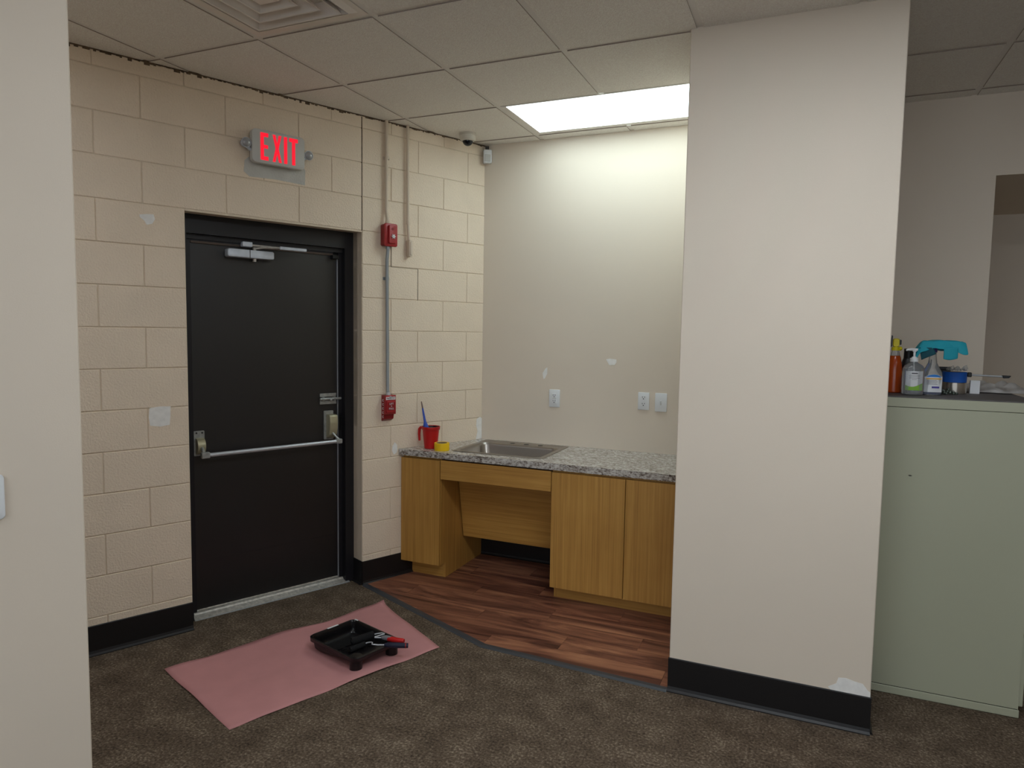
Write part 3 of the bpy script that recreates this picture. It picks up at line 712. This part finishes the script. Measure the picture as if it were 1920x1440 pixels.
# countertop with a cut-out for the sink
CZ0, CZ1, CF = .802, .841, 3.752
SX0, SX1, SY0, SY1 = -2.066, -1.446, 3.838, 4.345
q = MB(); e = .012
q.prism([(wallx(CF) + .003, CF), (SX0 + e, CF), (SX0 + e, 4.384), (CX + .003, 4.384)], CZ0, CZ1)
q.box(SX1 - e, -.516, CF, 4.384, CZ0, CZ1); q.box(SX0 + e, SX1 - e, CF, SY0 + e, CZ0, CZ1); q.box(SX0 + e, SX1 - e, SY1 - e, 4.384, CZ0, CZ1)
tag(obj('countertop', q, 'granite', base=(-1.4, 4.07, CZ0)), 'grey granite-patterned laminate countertop over wooden cabinets', 'countertop')
# sink: rim plus bowl as one lofted surface
t = thing('sink', 'stainless steel drop-in sink with three tap holes', 'sink', (-1.756, 4.09, CZ1))
bm = bmesh.new(); rings = []
BX0, BX1, BY0, BY1 = SX0 + .030, SX1 - .030, SY0 + .022, SY1 - .105
for ins, z_, r_ in ((0, .0005, .012), (.002, .004, .012), (.008, .0055, .012), (.014, .0035, .012)):
    rings.append([(x_, y_, CZ1 + z_) for x_, y_ in rrect(SX0 + ins, SX1 - ins, SY0 + ins, SY1 - ins, r_, 8)])
for ins, z_, r_ in ((-.004, .0030, .045), (0, .0045, .045), (.006, -.002, .045), (.010, -.012, .045), (.020, -.12, .05), (.030, -.145, .055), (.055, -.158, .05), (.14, -.163, .03)):
    rings.append([(x_, y_, CZ1 + z_) for x_, y_ in rrect(BX0 + ins, BX1 - ins, BY0 + ins, BY1 - ins, r_, 8)])
V = [[bm.verts.new(p) for p in R] for R in rings]
for a, b in zip(V, V[1:]):
    for k in range(len(a)): bm.faces.new((a[k], a[(k + 1) % len(a)], b[(k + 1) % len(a)], b[k]))
bm.faces.new(V[-1]); bmesh.ops.recalc_face_normals(bm, faces=bm.faces)
obj('basin', bm, 'steel_bowl', t, smooth=True)
q = MB(); q.lathe([(.045, 0), (.043, .003), (.030, .001)], 24, (-1.756, 4.0, CZ1 - .163)); obj('drain', q, 'steel', t, smooth=True)
for x_ in (-1.834, -1.732, -1.630):
    q = MB(); q.lathe([(.017, 0), (.017, .0012)], 20, (x_, 4.285, CZ1 + .0033)); obj('tap_hole', q, 'black', t)

# red cup, brush, tape
CUP = (-2.238, 3.872)
t = thing('paint_cup', 'red plastic paint cup with a handle on the countertop', 'cup', (CUP[0], CUP[1], CZ1))
q = MB(); q.lathe([(.039, 0), (.042, .002), (.054, .120), (.059, .124), (.060, .137), (.062, .139), (.061, .143), (.057, .143), (.0535, .122), (.041, .010), (.002, .008)], 40, (CUP[0], CUP[1], CZ1)); obj('cup_body', q, 'red', t, smooth=True)
q = MB(); q.lathe([(.0400, .012), (.0525, .122), (.0560, .139)], 40, (CUP[0], CUP[1], CZ1), caps=False); q.lathe([(.0400, .013), (.001, .0131)], 32, (CUP[0], CUP[1], CZ1)); obj('inner_wall', q, 'liner', t, smooth=True, label='black paint-coated inside')
hx = Vector((-.90, -.10, 0)).normalized()
def hp(r_, z_): return (CUP[0] + hx.x * r_, CUP[1] + hx.y * r_, CZ1 + z_)
q = MB(); q.tube([hp(.056, .134), hp(.072, .132), hp(.081, .122), hp(.083, .090), hp(.080, .045)], [.008, .009, .010, .009, .007], 12); obj('cup_handle', q, 'red', t, smooth=True)
t = thing('paint_brush', 'blue-handled paint brush standing in the red cup', 'brush', (CUP[0] + .01, CUP[1], CZ1 + .02))
b0 = Vector((CUP[0] - .030, CUP[1] - .012, CZ1 + .135)); b1 = Vector((CUP[0] - .078, CUP[1] + .01, CZ1 + .300)); dd = (b1 - b0)
q = MB(); q.tube([b0 - dd * .05, b0, b0 + dd * .10, b0 + dd * .22, b0 + dd * .5, b0 + dd * .74], [.018, .019, .015, .0085, .0068, .0052], 14); obj('brush_handle', q, 'blue', t, smooth=True)
q = MB(); q.tube([b0 + dd * .74, b0 + dd * .9, b1], [.0052, .0042, .0030], 12); obj('handle_tip', q, 'tip_wood', t, smooth=True)
q = MB(); q.tube([b0 - dd * .05, b0 - dd * .35, b0 - dd * .62], [.017, .016, .014], 12); obj('bristles', q, 'nap', t, smooth=True)
TP = (-2.135, 3.835)
t = thing('tape_roll', 'roll of yellow tape lying in front of the sink by the red cup', 'tape', (TP[0], TP[1], CZ1))
q = MB(); q.lathe([(.036, .0), (.048, .0), (.0485, .002), (.0485, .046), (.048, .048), (.036, .048), (.036, 0)], 40, (TP[0], TP[1], CZ1 + .0005), caps=False); obj('tape_winding', q, 'yellow', t, smooth=True)
q = MB(); q.lathe([(.0335, .0), (.0362, .0), (.0362, .0475), (.0335, .0475), (.0335, 0)], 32, (TP[0], TP[1], CZ1 + .0005), caps=False); obj('tape_core', q, 'card', t, smooth=True)

# ================================================================== PAPER, TRAY, ROLLERS
q = MB(); A0, B0, C0, D0 = (-2.700, 2.211), (-2.240, 3.321), (-1.654, 2.963), (-2.061, 1.981)
rows = []; n1, n2 = 44, 26
for a in range(n1 + 1):
    u = a / n1; row = []
    for b in range(n2 + 1):
        v_ = b / n2
        x_ = (A0[0] * (1 - u) + B0[0] * u) * (1 - v_) + (D0[0] * (1 - u) + C0[0] * u) * v_
        y_ = (A0[1] * (1 - u) + B0[1] * u) * (1 - v_) + (D0[1] * (1 - u) + C0[1] * u) * v_
        # wavy long edges
        if v_ < .02: x_ += .016 * math.sin(u * 11 + .5) * math.sin(u * math.pi); y_ -= .008 * math.sin(u * 11) * math.sin(u * math.pi)
        edge = max(0, abs(v_ - .5) * 2 - .8) * 5
        z_ = .0045 + .0026 * math.sin(u * 15 + v_ * 5) + .0022 * math.sin(u * 7 - v_ * 9) + .0010 * math.sin(u * 31 + v_ * 17) + .006 * max(0, math.sin(u * 12 + 1.3)) * edge * (v_ < .5)
        rad = math.hypot((1 - u) * 1.2, v_ * .7)
        if rad < .045: z_ += (.045 - rad) * .35; x_ += (.045 - rad) * .35; y_ -= (.045 - rad) * .2
        row.append((x_, y_, max(z_, .0008)))
    rows.append(row)
q.grid(rows)
tag(obj('paper_sheet', q, 'paper', base=(-2.16, 2.62, 0), smooth=True, mods=[('SOLIDIFY', dict(thickness=.0008, offset=1))]), 'pink paper sheet with curled corner spread on the carpet', 'paper')

ang = math.radians(-16.6); TF = Matrix.Translation((-2.017, 2.746, .004)) @ Matrix.Rotation(ang, 4, 'Z')
t = thing('paint_tray', 'black plastic paint tray on the pink paper', 'tray', (0, 0, 0), TF)
L2, W2, RZ = .183, .137, .070
def floorz(u): return .008 if u < -.085 else .008 + (min(u, .165) + .085) * .17
bm = bmesh.new(); rings = []
for ins, k in ((-.005, 'skirt'), (-.006, 'lip0'), (-.003, 'lip1'), (.003, 'lip2'), (.007, 'in'), (.010, .55), (.013, .90), (.018, 1.), (.035, 1.), (.07, 1.), (.10, 1.)):
    r_ = max(.030 - max(ins, 0) * .25, .008); ring = []
    for u, v_ in rrect(-L2 + ins, L2 - ins, -W2 + ins, W2 - ins, r_, 7):
        fz = floorz(u)
        z_ = {'skirt': RZ - .022, 'lip0': RZ - .003, 'lip1': RZ, 'lip2': RZ, 'in': RZ - .005}.get(k) if isinstance(k, str) else (RZ - .005) * (1 - k) + fz * k
        ring.append((u, v_, z_))
    rings.append(ring)
# subdivide long straight edges so that the slope bends
def dens(R):
    out = []
    for a, b in zip(R, R[1:] + R[:1]):
        out.append(a); 
        if abs(a[0] - b[0]) > .1:
            for s_ in range(1, 12):
                f_ = s_ / 12; u = a[0] + (b[0] - a[0]) * f_; out.append((u, a[1] + (b[1] - a[1]) * f_, None, f_))
        elif abs(a[1] - b[1]) > .05:
            for s_ in range(1, 8):
                f_ = s_ / 8; out.append((a[0], a[1] + (b[1] - a[1]) * f_, a[2]))
    return out
VV = []
for ri, R in enumerate(rings):
    D_ = dens(R); row = []
    for p in D_:
        if len(p) == 4:
            u = p[0]; fz = floorz(u); k = ('skirt', 'lip0', 'lip1', 'lip2', 'in', .55, .90, 1., 1., 1., 1.)[ri]
            z_ = {'skirt': RZ - .022, 'lip0': RZ - .003, 'lip1': RZ, 'lip2': RZ, 'in': RZ - .005}.get(k) if isinstance(k, str) else (RZ - .005) * (1 - k) + fz * k
            p = (u, p[1], z_)
        row.append(bm.verts.new(p))
    VV.append(row)
for a, b in zip(VV, VV[1:]):
    for k in range(len(a)): bm.faces.new((a[k], a[(k + 1) % len(a)], b[(k + 1) % len(a)], b[k]))
# close the middle with cross strips
last = VV[-1]; half = len(last)
lo = sorted([v_ for v_ in last if v_.co.y < 0], key=lambda v_: v_.co.x); hi = sorted([v_ for v_ in last if v_.co.y > 0], key=lambda v_: v_.co.x)
mnn = min(len(lo), len(hi)); 
bmesh.ops.contextual_create(bm, geom=last)
bmesh.ops.triangulate(bm, faces=[f for f in bm.faces if len(f.verts) > 4])
bmesh.ops.recalc_face_normals(bm, faces=bm.faces)
tr = obj('tray_shell', bm, 'tray', t, smooth=True, mods=[('SOLIDIFY', dict(thickness=.003, offset=-1))])
for sy in (-1, 1):
    q = MB(); q.prism([(L2 - .028 + .030 * math.cos(a), sy * (W2 - .028) + .030 * math.sin(a)) for a in [2 * math.pi * k / 20 for k in range(20)]], .0, RZ - .004)
    obj('tray_foot', q, 'tray', t, smooth=True)
q = MB()
for k in range(5):
    u = -.045 + k * .030; z_ = floorz(u) + .001
    for v_ in (-.07, -.02, .03): q.prism([(u, v_), (u + .004, v_), (u + .010, v_ + .03), (u + .006, v_ + .03)], z_, z_ + .0035)
obj('tray_rib', q, 'tray', t)
q = MB(); q.box(-L2 - .003, -L2 + .006, -.03, .035, RZ + .0004, RZ + .0014); q.box(-L2 - .006, -L2 - .003, -.03, .035, RZ - .010, RZ + .001); obj('paint_smear', q, 'white_label', tr, label='white paint smear on the rim')
q = MB(); q.box(-L2 + .010, -L2 + .035, W2 - .006, W2 + .003, RZ + .0004, RZ + .0014); obj('paint_smear', q, 'white_label', tr, label='white paint smear on the rim')

def V3(*a): return Vector(a)
t = thing('paint_roller', 'larger black paint roller with grey and red handle resting in the tray', 'paint roller', (-1.96, 2.80, .06), group='rollers in the paint tray')
a_, b_ = V3(-2.030, 2.742, .052), V3(-1.965, 2.835, .062)
q = MB(); q.cyl(a_, b_, .019, n=24); obj('roller_cover', q, 'nap', t, smooth=True)
q = MB(); q.cyl(a_ + (a_ - b_).normalized() * .003, a_, .012, n=16); obj('end_cap', q, 'black', t)
q = MB(); q.tube([b_ - (b_ - a_) * .1, b_ + V3(.010, .010, .002), V3(-1.925, 2.848, .073), V3(-1.906, 2.845, .075), V3(-1.902, 2.838, .076), V3(-1.924, 2.788, .078), V3(-1.920, 2.780, .079), V3(-1.885, 2.794, .079)], .0032, 10); obj('wire_frame', q, 'white_wire', t, smooth=True)
q = MB(); q.tube([V3(-1.890, 2.796, .079), V3(-1.880, 2.795, .080), V3(-1.86, 2.792, .084), V3(-1.83, 2.790, .086)], [.006, .010, .0125, .012], 14); hh = obj('grip_neck', q, 'grey_rubber', t, smooth=True)
q = MB(); q.tube([V3(-1.845, 2.790, .083), V3(-1.82, 2.788, .085), V3(-1.79, 2.789, .086), V3(-1.765, 2.792, .087), V3(-1.757, 2.793, .087)], [.0125, .0135, .0125, .0125, .010], 14); obj('handle', q, 'red', t, smooth=True)
t = thing('paint_roller', 'small black mini roller with navy handle resting in the tray', 'paint roller', (-1.90, 2.74, .05), group='rollers in the paint tray')
a_, b_ = V3(-1.985, 2.668, .050), V3(-1.952, 2.742, .056)
q = MB(); q.cyl(a_, b_, .0125, n=20); obj('roller_cover', q, 'nap', t, smooth=True)
q = MB(); q.tube([b_ - (b_ - a_) * .1, b_ + V3(.012, .006, .006), V3(-1.915, 2.742, .072), V3(-1.902, 2.735, .075), V3(-1.892, 2.718, .076), V3(-1.862, 2.722, .077), V3(-1.825, 2.738, .078)], .0032, 10); obj('wire_frame', q, 'white_wire', t, smooth=True)
q = MB(); q.tube([V3(-1.832, 2.736, .078), V3(-1.815, 2.740, .079), V3(-1.77, 2.754, .080), V3(-1.735, 2.768, .080), V3(-1.722, 2.774, .080)], [.006, .0125, .0135, .0125, .0115], 14); obj('handle', q, 'navy', t, smooth=True)
q = MB(); q.cyl(V3(-1.735, 2.768, .080), V3(-1.730, 2.7705, .080), .0130, n=14); obj('grip_ring', q, 'red_dark', t, smooth=True)

# ================================================================== FILING CABINETS (right)
def filing(y0, y1, x1, top, label):
    t = thing('filing_cabinet', label, 'cabinet', (.6, (y0 + y1) / 2, 0), group='filing cabinets')
    x0 = .302
    q = MB(); q.box(x0, x1 - .004, y0 + .003, y1 - .003, .040, top - .045); obj('body', q, 'olive', t)
    q = MB(); q.box(x0, x1, y0, y1, 0.002, .036, bev=.002); obj('plinth', q, 'olive', t)
    q = MB(); q.box(x0, x1, y0, y1, top - .043, top - .002, bev=.0015); obj('top_rim', q, 'olive', t)
    q = MB(); q.box(x0, x1 + .002, y0 + .001, y1 - .001, top - .002, top + .004, bev=.001); obj('dark_top', q, 'mat_top', t, label='dark grey work surface on top')
    q = MB(); q.box(x0 + .004, x1 - .006, y0 + .006, y1 - .006, .034, top - .04)
    obj('inner_core', q, 'olive_dark', t)
    n = 4; hgt = (top - .045 - .045) / n
    for k in range(n):
        z0 = .045 + k * hgt
        q = MB(); q.box(x1 - .006, x1 + .014, y0 + .012, y1 - .012, z0 + .004, z0 + hgt - .004, bev=.003); d = obj('drawer', q, 'olive', t)
        q = MB(); q.box(x1 + .014, x1 + .030, (y0 + y1) / 2 - .05, (y0 + y1) / 2 + .05, z0 + hgt * .55, z0 + hgt * .55 + .02, bev=.003); obj('drawer_handle', q, 'alu', d)
    return t
TOP = 1.348
fc = filing(3.436, 3.806, .889, TOP, 'sage green metal filing cabinet, its plain side facing the room')
q = MB(); q.tube([(.427, 3.4385, 1.005), (.434, 3.438, 1.004), (.441, 3.438, 1.0035)], [.001, .0028, .001], 8); obj('scratch', q, 'slot', fc, label='small dark scratch on the side')
filing(3.816, 4.186, .889, TOP, 'sage green filing cabinet standing behind the first, mostly hidden')
q = None
TT = TOP + .0045
def bottle_prof(w_, d_, h_, neck, r=.3): pass
def loft(secs, n=28):
    """secs: (z, half x, half y, squareness 2=round..6=boxy)"""
    bm = bmesh.new(); R = []
    for z_, a, b, p in secs:
        ring = []
        for k in range(n):
            th = 2 * math.pi * k / n; c_, s_ = math.cos(th), math.sin(th)
            ring.append(bm.verts.new((a * math.copysign(abs(c_) ** (2 / p), c_), b * math.copysign(abs(s_) ** (2 / p), s_), z_)))
        R.append(ring)
    for x_, y_ in zip(R, R[1:]):
        for k in range(n): bm.faces.new((x_[k], x_[(k + 1) % n], y_[(k + 1) % n], y_[k]))
    bm.faces.new(R[0][::-1]); bm.faces.new(R[-1]); return bm
def at(x_, y_, rz=0): return Matrix.Translation((x_, y_, TT)) @ Matrix.Rotation(math.radians(rz), 4, 'Z')
def curved_label(x0, x1, z0, z1, y_, curve=.004, n=8, th=.0006, top=None):
    rows = []
    for zz in range(7):
        f_ = zz / 6; row = []
        for k in range(n + 1):
            g_ = k / n; xx = x0 + (x1 - x0) * g_; ins = curve * ((g_ - .5) * 2) ** 2
            zt_ = z1 if top is None else top(g_)
            row.append((xx, y_ + ins, z0 + (zt_ - z0) * f_))
        rows.append(row)
    q = MB(); q.grid(rows); return q
# hand sanitiser
t = thing('sanitizer_bottle', 'clear pump bottle with white and green label on the filing cabinet', 'bottle', (0, 0, 0), at(.436, 3.545, 5))
bm = loft([(0, .036, .020, 3), (.004, .042, .025, 3.2), (.03, .044, .026, 3.2), (.10, .044, .026, 3.2), (.118, .043, .025, 3), (.132, .036, .022, 2.6), (.140, .024, .018, 2.2), (.146, .015, .015, 2), (.150, .0135, .0135, 2)])
obj('bottle_body', bm, 'clear', t, smooth=True)
obj('gel', loft([(.003, .034, .018, 3), (.006, .039, .022, 3.2), (.10, .041, .0235, 3.2), (.118, .040, .0225, 3)]), 'gel', t, smooth=True)
lb_ = obj('front_label', curved_label(-.034, .034, .022, .108, -.0268, .006), 'white_label', t, smooth=True)
obj('label_band', curved_label(-.034, .034, .022, .040, -.0274, .006, top=lambda g_: .050 - .012 * math.sin(g_ * 3.2 + .4)), 'green_label', lb_, smooth=True)
q = MB(); q.box(-.012, .012, -.0278, -.0272, .096, .1005); obj('label_logo', q, 'ink_dark', lb_)
q = MB()
for k, wd in enumerate((.022, .020, .021, .010)): q.box(-wd, wd, -.0272, -.0266, .088 - k * .006, .0893 - k * .006)
obj('label_print', q, 'ink', lb_)
q = MB(); q.cyl((0, 0, .149), (0, 0, .166), .0165, n=20); q.cyl((0, 0, .166), (0, 0, .172), .012, .008, 16); q.cyl((0, 0, .172), (0, 0, .196), .0045, n=12); q.lathe([(.0075, .194), (.009, .200), (.008, .206), (.002, .208)], 16)
q.tube([(.012, 0, .203), (-.010, 0, .204), (-.028, -.002, .203), (-.034, -.002, .199)], [.006, .0065, .005, .004], 10); pu = obj('pump', q, 'white', t, smooth=True)
q = MB(); q.cyl((0, 0, .02), (0, 0, .149), .003, n=8); obj('dip_tube', q, 'white', pu)
# glass cleaner
t = thing('spray_bottle', 'clear spray bottle of blue cleaner with a teal glove hung over it', 'bottle', (0, 0, 0), at(.516, 3.600, 8))
secs = [(0, .036, .024, 3), (.005, .041, .027, 3.2), (.08, .042, .028, 3), (.105, .038, .026, 2.6), (.125, .027, .022, 2.2), (.145, .018, .018, 2), (.175, .0145, .0145, 2), (.195, .0135, .0135, 2)]
obj('bottle_body', loft(secs), 'clear', t, smooth=True)
obj('liquid', loft([(.003, .033, .021, 3), (.008, .038, .0245, 3.2), (.04, .039, .0255, 3.1)]), 'blue_liquid', t, smooth=True)
lb_ = obj('front_label', curved_label(-.034, .036, .014, .094, -.0293, .008, top=lambda g_: .094 - .012 * (2 * g_ - 1) ** 2), 'white_label', t, smooth=True)
obj('label_band', curved_label(-.031, .033, .082, .092, -.0299, .007, top=lambda g_: .0935 - .011 * (2 * g_ - 1) ** 2), 'label_blue', lb_, smooth=True)
q = MB(); q.box(-.030, .031, -.0300, -.0285, .072, .077); obj('label_stripe', q, 'label_orange', lb_)
q = MB()
for k in range(4): q.box(-.028, .012 + .004 * (k % 2), -.0300, -.0285, .066 - k * .0055, .0675 - k * .0055)
obj('label_print', q, 'ink', lb_)
q = MB(); q.box(-.006, .024, -.0300, -.0285, .032, .040); obj('label_box', q, 'label_violet', lb_)
q = MB(); q.cyl((0, 0, .192), (0, 0, .212), .016, n=18); q.box(-.040, .030, -.010, .010, .212, .236, bev=.005); q.box(-.050, -.040, -.005, .005, .218, .230, bev=.002)
q.tube([(-.022, 0, .214), (-.028, 0, .195), (-.024, 0, .180)], .004, 8); obj('trigger_head', q, mat('violet_trigger', (70, 50, 130), .4), t, smooth=True)
# teal glove draped over the bottle head
t = thing('work_glove', 'teal fabric glove draped over the spray bottle head', 'glove', (0, 0, 0), at(.535, 3.598, 4))
rows = []
for a in range(27):
    u = a / 26; row = []
    for b in range(19):
        s_ = (b / 18 - .5) * 2
        x_ = -.088 + .185 * u + (.010 * max(0, -s_) if u > .5 else -.012 * max(0, -s_))
        f_ = max(0, -s_ - .30) / .70; k_ = max(0, s_ - .30) / .70
        y_ = max(-.30, min(.30, s_)) * .095 - f_ * .014 + k_ * .014 + .003 * math.sin(u * 15 + s_ * 3)
        z_ = .2395 + .006 * math.sin(u * 3.1) - f_ * (.046 + .010 * math.sin(u * 6 + 2)) - k_ * .045 + .0025 * math.sin(u * 19 + s_ * 6)
        if u < .12: z_ -= (.12 - u) * .30
        row.append((x_, y_, z_))
    rows.append(row)
q = MB(); q.grid(rows)
gl = obj('glove_body', q, 'teal', t, smooth=True, mods=[('SOLIDIFY', dict(thickness=.003, offset=0)), ('SUBSURF', dict(levels=1, render_levels=1))])
rows = []
for a in range(9):
    u = a / 8; rows.append([(.012 + .055 * v_, -.040 - .006 * math.sin(v_ * 3.1),   .216 - u * (.052 + .004 * math.sin(v_ * 4))) for v_ in [k / 10 for k in range(11)]])
q = MB(); q.grid(rows); obj('glove_finger', q, 'teal', t, smooth=True, mods=[('SOLIDIFY', dict(thickness=.009, offset=0)), ('SUBSURF', dict(levels=1, render_levels=1))])
rows = []
for a in range(9):
    u = a / 8; rows.append([(-.083 + .055 * v_ + .012 * u, -.036 + .004 * math.sin(v_ * 6), .214 - u * .056 * (1 - .5 * v_)) for v_ in [k / 10 for k in range(11)]])
q = MB(); q.grid(rows); obj('glove_cuff', q, mat('dark_teal_fabric', (20, 76, 88), .8, bump=(60, .3, .003)), t, smooth=True, mods=[('SOLIDIFY', dict(thickness=.003, offset=0))])
# orange cleaner
t = thing('spray_bottle', 'orange cleaner spray bottle with yellow and black trigger, at the wall end', 'bottle', (0, 0, 0), at(.372, 3.655, 0))
obj('bottle_body', loft([(0, .027, .024, 2.6), (.004, .031, .028, 2.6), (.10, .031, .028, 2.5), (.135, .029, .026, 2.3), (.165, .023, .021, 2.1), (.172, .020, .018, 2)]), 'orange', t, smooth=True)
obj('bottle_neck', loft([(.1725, .020, .018, 2), (.190, .016, .015, 2), (.200, .014, .014, 2)]), 'clear', t, smooth=True)
q = MB(); q.cyl((0, 0, .196), (0, 0, .212), .017, n=16); q.prism(rrect(-.013, .014, .212, .252, .009), -.012, .012, axis='y', bev=.003); q.ball((.018, 0, .205), .010); obj('trigger_head', q, 'yellow_pl', t, smooth=True)
q = MB(); q.prism([(-.030, .205), (-.016, .215), (-.014, .262), (-.019, .268), (-.022, .240), (-.030, .222)], -.006, .006, axis='y'); q.prism(rrect(.012, .022, .222, .246, .004), -.008, .008, axis='y'); obj('trigger_lever', q, 'black', t, smooth=True)
# dark bottle
t = thing('dark_bottle', 'dark bottle with a black cap behind the clear pump bottle', 'bottle', (0, 0, 0), at(.432, 3.700, 0))
obj('bottle_body', loft([(0, .027, .022, 3), (.004, .031, .025, 3), (.12, .031, .025, 3), (.15, .025, .022, 2.6), (.158, .022, .020, 2.2)]), 'black', t, smooth=True)
q = MB(); q.cyl((0, 0, .158), (0, 0, .205), .021, .020, 24); obj('cap', q, 'black', t, smooth=True)
q = MB(); q.grid([[(-.041 + .0 * k, y_, z_) for y_ in (-.012, .012)] for k, z_ in enumerate((.02, .07))]); 
q = MB(); q.box(-.029, .0, -.0275, -.0245, .015, .075); obj('label', q, 'label_violet', t)
q = MB(); q.box(-.028, -.012, -.0265, -.0245, .080, .100); obj('label_spot', q, 'yellow_pl', t)
# tapes
TX, TY = .632, 3.770
def roll(name, lab, m, z0, h_, r_):
    t = thing(name, lab, 'tape', (0, 0, 0), at(TX, TY, 0), group='tape rolls on the filing cabinet')
    q = MB(); q.lathe([(.038, z0), (r_ - .001, z0), (r_, z0 + .001), (r_, z0 + h_ - .001), (r_ - .001, z0 + h_), (.038, z0 + h_), (.038, z0)], 36, caps=False); obj('tape_winding', q, m, t, smooth=True)
    q = MB(); q.lathe([(.036, z0), (.0382, z0), (.0382, z0 + h_), (.036, z0 + h_), (.036, z0)], 28, caps=False); obj('tape_core', q, 'card', t, smooth=True)
roll('tape_roll', 'silver tape roll under the blue tape on the filing cabinet', 'tape_silver', 0, .052, .050)
roll('tape_roll', 'blue painter tape roll stacked on the silver roll', 'tape_blue', .0525, .048, .0495)
# crumpled film on top of the tape
rnd = random.Random(4); rows = []
for a in range(11):
    rows.append([(-.03 + .075 * a / 10 + rnd.uniform(-.003, .003), -.03 + .06 * b / 8, .104 + .022 * max(0, math.sin(a * .9) * math.cos(b * .7)) + rnd.uniform(0, .010)) for b in range(9)])
q = MB(); q.grid(rows); tag(obj('plastic_wrapper', q, 'clear', frame=at(TX, TY), mods=[('SOLIDIFY', dict(thickness=.0006))]), 'crinkled clear wrapper on the blue tape roll', 'wrapper')
# black box behind
t = thing('small_box', 'small black box behind the blue tape roll', 'box', (0, 0, 0), at(.610, 3.90, 0))
q = MB(); q.box(-.025, .025, -.015, .015, 0, .105, bev=.002); obj('box_body', q, 'black', t)
q = MB(); q.box(-.0255, .0255, -.0155, .0155, .105, .118, bev=.002); obj('box_lid', q, 'black', t)
# chain of beads
t = thing('bead_chain', 'small heap of dull metal chain in front of the tape rolls', 'chain', (0, 0, 0), at(.588, 3.675, 0))
rnd = random.Random(2)
for k in range(26):
    a = k * .82; r_ = .006 + .026 * (k / 26); q = MB()
    q.ball((r_ * math.cos(a) * 1.4, r_ * math.sin(a) * .7, .005 + .018 * max(0, 1 - k / 20) * rnd.random()), .0068, 1, .7, 1, 10); obj('chain_link', q, 'bead', t, smooth=True)
# roller rod with black ends
t = thing('squeegee_rod', 'thin metal rod with black ends lying across the tape roll edge', 'tool', (0, 0, 0), at(0, 0, 0))
q = MB(); q.cyl((.690, 3.775, .0885), (.848, 3.80, .0835), .0042, n=12); obj('rod', q, 'alu', t, smooth=True)
q = MB(); q.box(.6830, .700, 3.766, 3.784, .078, .100, bev=.003); obj('rod_socket', q, 'black', t)
q = MB(); q.prism([(.822, .090), (.858, .089), (.850, .078), (.828, .076)], 3.790, 3.808, axis='y', bev=.002); obj('rod_tip', q, 'black', t)
t = thing('paper_card', 'small white card leaning under the metal rod', 'card', (0, 0, 0), at(.722, 3.79, 0))
q = MB(); q.box(-.022, .016, -.004, .016, 0.0, .062, bev=.001); obj('card_body', q, 'white_label', t)
# crumpled film bag
rnd = random.Random(11); rows = []
for a in range(31):
    u = a / 30; row = []
    for b in range(15):
        v_ = b / 14; env = math.sin(min(1, max(0, v_)) * math.pi) ** .6 * (math.sin(min(1, u * 1.05) * math.pi) ** .45 if u < .96 else .1)
        row.append((-.13 + .30 * u, -.085 + .17 * v_ + .012 * math.sin(u * 9), .003 + env * (.036 + .012 * math.sin(u * 17 + v_ * 6) + .008 * math.sin(v_ * 19 - u * 7) + rnd.uniform(0, .004))))
    rows.append(row)
q = MB(); q.grid(rows); tag(obj('plastic_bag', q, 'bag', frame=at(.815, 3.955), smooth=True, mods=[('SOLIDIFY', dict(thickness=.0008))]), 'crumpled grey plastic bag lying at the back of the filing cabinets', 'bag')
